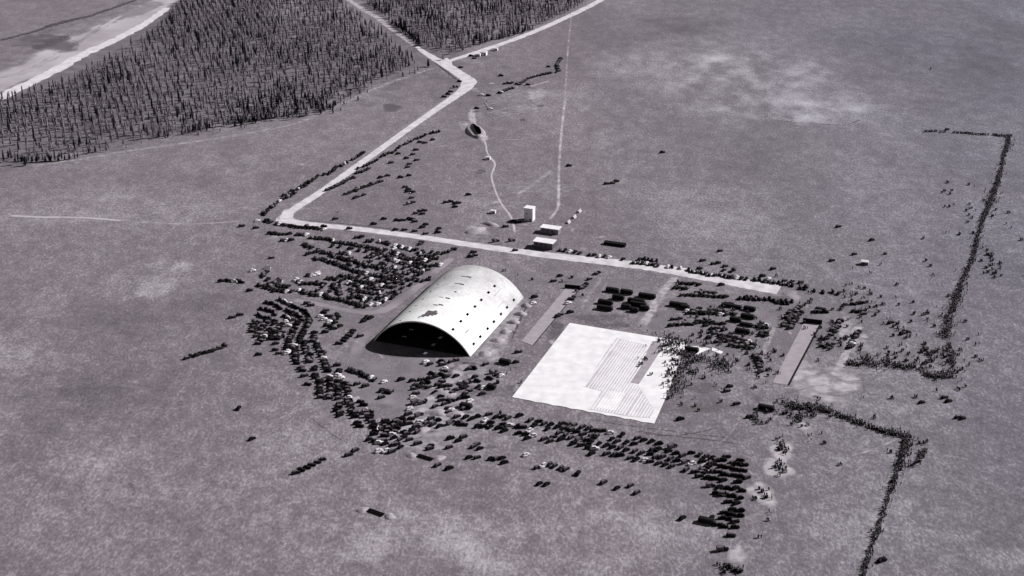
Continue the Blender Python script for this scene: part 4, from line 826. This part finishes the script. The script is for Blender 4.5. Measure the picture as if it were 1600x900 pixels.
specs = [(1,16,2.3,34,'leaf',.25),(2,14,2.2,32,'leaf2',.2),(3,17,1.9,30,'leaf3',.12),(4,12,2.0,28,'leaf2',.2),(5,15,1.8,28,'leaf',.3),(6,10,2.3,26,'leaf3',.05)]
PW = ['tall full pine','mid-height pale pine','tallest black pine','short pale pine','slender grey pine','squat black pine']
pinep = []; pineflat = []
for s_ in specs:
    cr, tr, lf = pine(s_[0], s_[1], s_[2], s_[3], s_[4], s_[5]); root = empty('pine_tree', (0,0,-500)); a = cr.build('crown', M[lf], root); b = tr.build('trunk', M['bark'], root); pinep.append((root, [(a, []), (b, [])])); pineflat.append(flat(pinep[-1]))
F1 = [(-60,170),(0,158),(40,150),(80,138),(120,122),(160,100),(200,78),(240,55),(262,30),(285,0),(300,-40),(510,-40),(543,14),(585,46),(625,78),(652,98),(645,108),(620,116),(585,128),(562,140),(528,145),(522,155),(505,175),(490,182),(440,178),(400,192),(330,196),(280,208),(230,218),(170,230),(100,240),(50,250),(0,256),(-60,262)]
F2 = [(556,-40),(575,12),(612,35),(645,62),(680,84),(700,88),(740,74),(800,57),(850,38),(905,12),(960,-20),(970,-40)]
F1b = [(F1[k]) for k in range(len(F1))]
trees = []
def forest(poly, rows):
    W = [G(*p) for p in poly]; PG = [(p.x, p.y) for p in W]; xs, ys = [p[0] for p in PG], [p[1] for p in PG]; cx, cy = (min(xs)+max(xs))/2, (min(ys)+max(ys))/2
    R_ = max(max(xs)-min(xs), max(ys)-min(ys)); d2 = Vector((.30,-.954,0)); d1 = Vector((.954,.30,0)); sa, sb = 6.0, 4.3; n1, n2 = int(R_/sa), int(R_/sb)
    for i in range(-n1, n1):
        for j in range(-n2, n2):
            u_ = i*sa+cx*0; b0 = j*sb
            x, y = cx+d1.x*u_+d2.x*b0, cy+d1.y*u_+d2.y*b0
            near_ = 1 if x < -250 else .0; k = min(1, max(0, (-170-x)/140)); jt = 2.3-1.6*k if rows else 2.6
            x += random.gauss(0, jt); y += random.gauss(0, 2.2)
            if not inside((x, y), PG): continue
            nz_ = float(vnoise(np.array([x/30]), np.array([y/50]), 90)[0]); nb = float(vnoise(np.array([x/9]), np.array([y/16]), 91)[0]); nr_ = float(vnoise(np.array([i*.9+.5]), np.array([b0/40]), 92)[0])
            if random.random() > .97*(.5+.72*nz_)*min(1, max(.42, (y+.25*x-1010)/150)): continue
            dk = nb*.55+nr_*(.45*k)+nz_*.45*(1-k); p = .03 if dk < .56 else min(.8, (dk-.56)*5)
            q = random.random(); kind = (2 if random.random() < .6 else 5) if q < p else random.choices((0,1,3,4), (3,3,3,2))[0]
            trees.append((kind, x, y, random.random()*6.28, random.choice((random.uniform(.35,.6),random.uniform(.5,.8)))*(1.0 if kind in (2,5) else 1)))
forest(F1, True); forest(F2, False)
for seg, sp_ in (([(285,206),(305,204),(332,198)],1.6),([(366,192),(400,188),(440,182),(466,177)],1.4),([(395,190),(420,186)],1.4),([(30,254),(80,252),(118,248)],2.2),([(500,176),(525,165)],2.2),([(612,35),(645,60),(655,72)],2.0),([(750,68),(800,56),(830,46)],2.6),([(480,158),(500,168),(505,158)],1.2)):  # near-black trees painting the shadow line along the wood's edge
    L_ = catmull([tuple(G(*p)[:2]) for p in seg], sp_)
    for q in L_: trees.append((random.choice((2,5,5)), q[0]+random.gauss(0,1.3), q[1]+random.gauss(0,1.3), random.random()*6.28, random.uniform(.35,.65)))
for x, y in [(300,207),(322,203),(345,199),(372,196),(410,190),(430,187),(463,184),(486,178),(508,168),(560,143),(520,152),(30,256),(12,252),(78,252),(170,236),(152,238),(750,68),(762,66),(785,60),(812,52),(650,110),(668,103),(690,94),(245,214),(262,212),(455,186),(478,181),(545,148),(580,135)]:
    p = G(x, y)
    for _ in range(2): trees.append((random.choice((0,3,5)), p.x+random.gauss(0,3.5), p.y+random.gauss(0,2.5), random.random()*6.28, random.uniform(.5,.85)))
for _ in range(160):
    k = random.randrange(2, 40); L_ = [(0,256),(100,240),(230,218),(330,198),(440,180),(505,176),(560,141),(655,110)]; t_ = random.random()*(len(L_)-1.001); i_ = int(t_); f_ = t_-i_
    p = G(L_[i_][0]*(1-f_)+L_[i_+1][0]*f_, L_[i_][1]*(1-f_)+L_[i_+1][1]*f_); trees.append((random.choice((1,3,4,5)), p.x+random.gauss(0,3), p.y-abs(random.gauss(0,9)), random.random()*6.28, random.uniform(.22,.5)))
def apx(x, y): c = y*CPc-(-HC)*SPc; return x
CPc, SPc = math.cos(PITCH), math.sin(PITCH)
def pxy(x, y): dep = y*CPc+HC*SPc; up = y*SPc-HC*CPc; return 800+FPX*x/dep, 450-FPX*up/dep
vis = []; rest = []
for t in sorted(trees, key=lambda t: t[1]**2+t[2]**2):
    q = pxy(t[1], t[2])
    (vis if len(vis) < 300 and -5 < q[0] < 1605 and q[1] > 5 else rest).append((t, q))
secs = [(60,'at the left frame edge'),(130,'just right of the left frame edge'),(200,'below the bright river sand'),(280,'left of the long edge shadow'),(360,'above the long edge shadow'),(440,'right of the long edge shadow'),(520,'where the forest edge turns upward'),(600,'between the edge notch and the junction'),(1700,'beside the road junction')]
for (k, x, y, rz, s), q in vis:
    sec = next(w for lim, w in secs if q[0] < lim)
    t = copy_thing(pinep[k], (x, y, 0), rz, s); t.name = 'pine_tree'; tag(t, f'{PW[k]} in the near forest edge, {sec}', 'tree', f'{PW[k]} {sec}')
o = merged('distant_forest', pineflat, [(t[0], t[1], t[2], t[3], t[4]) for t, q in rest]); tag(o, 'dense wood of tall narrow pines with black gaps between them', 'forest', kind='stuff')
for root, kids in pinep:
    for o_, _ in kids: bpy.data.objects.remove(o_)
    bpy.data.objects.remove(root)
print('cars', len(CARS), 'people', len(PEOPLE), 'trees', len(trees))
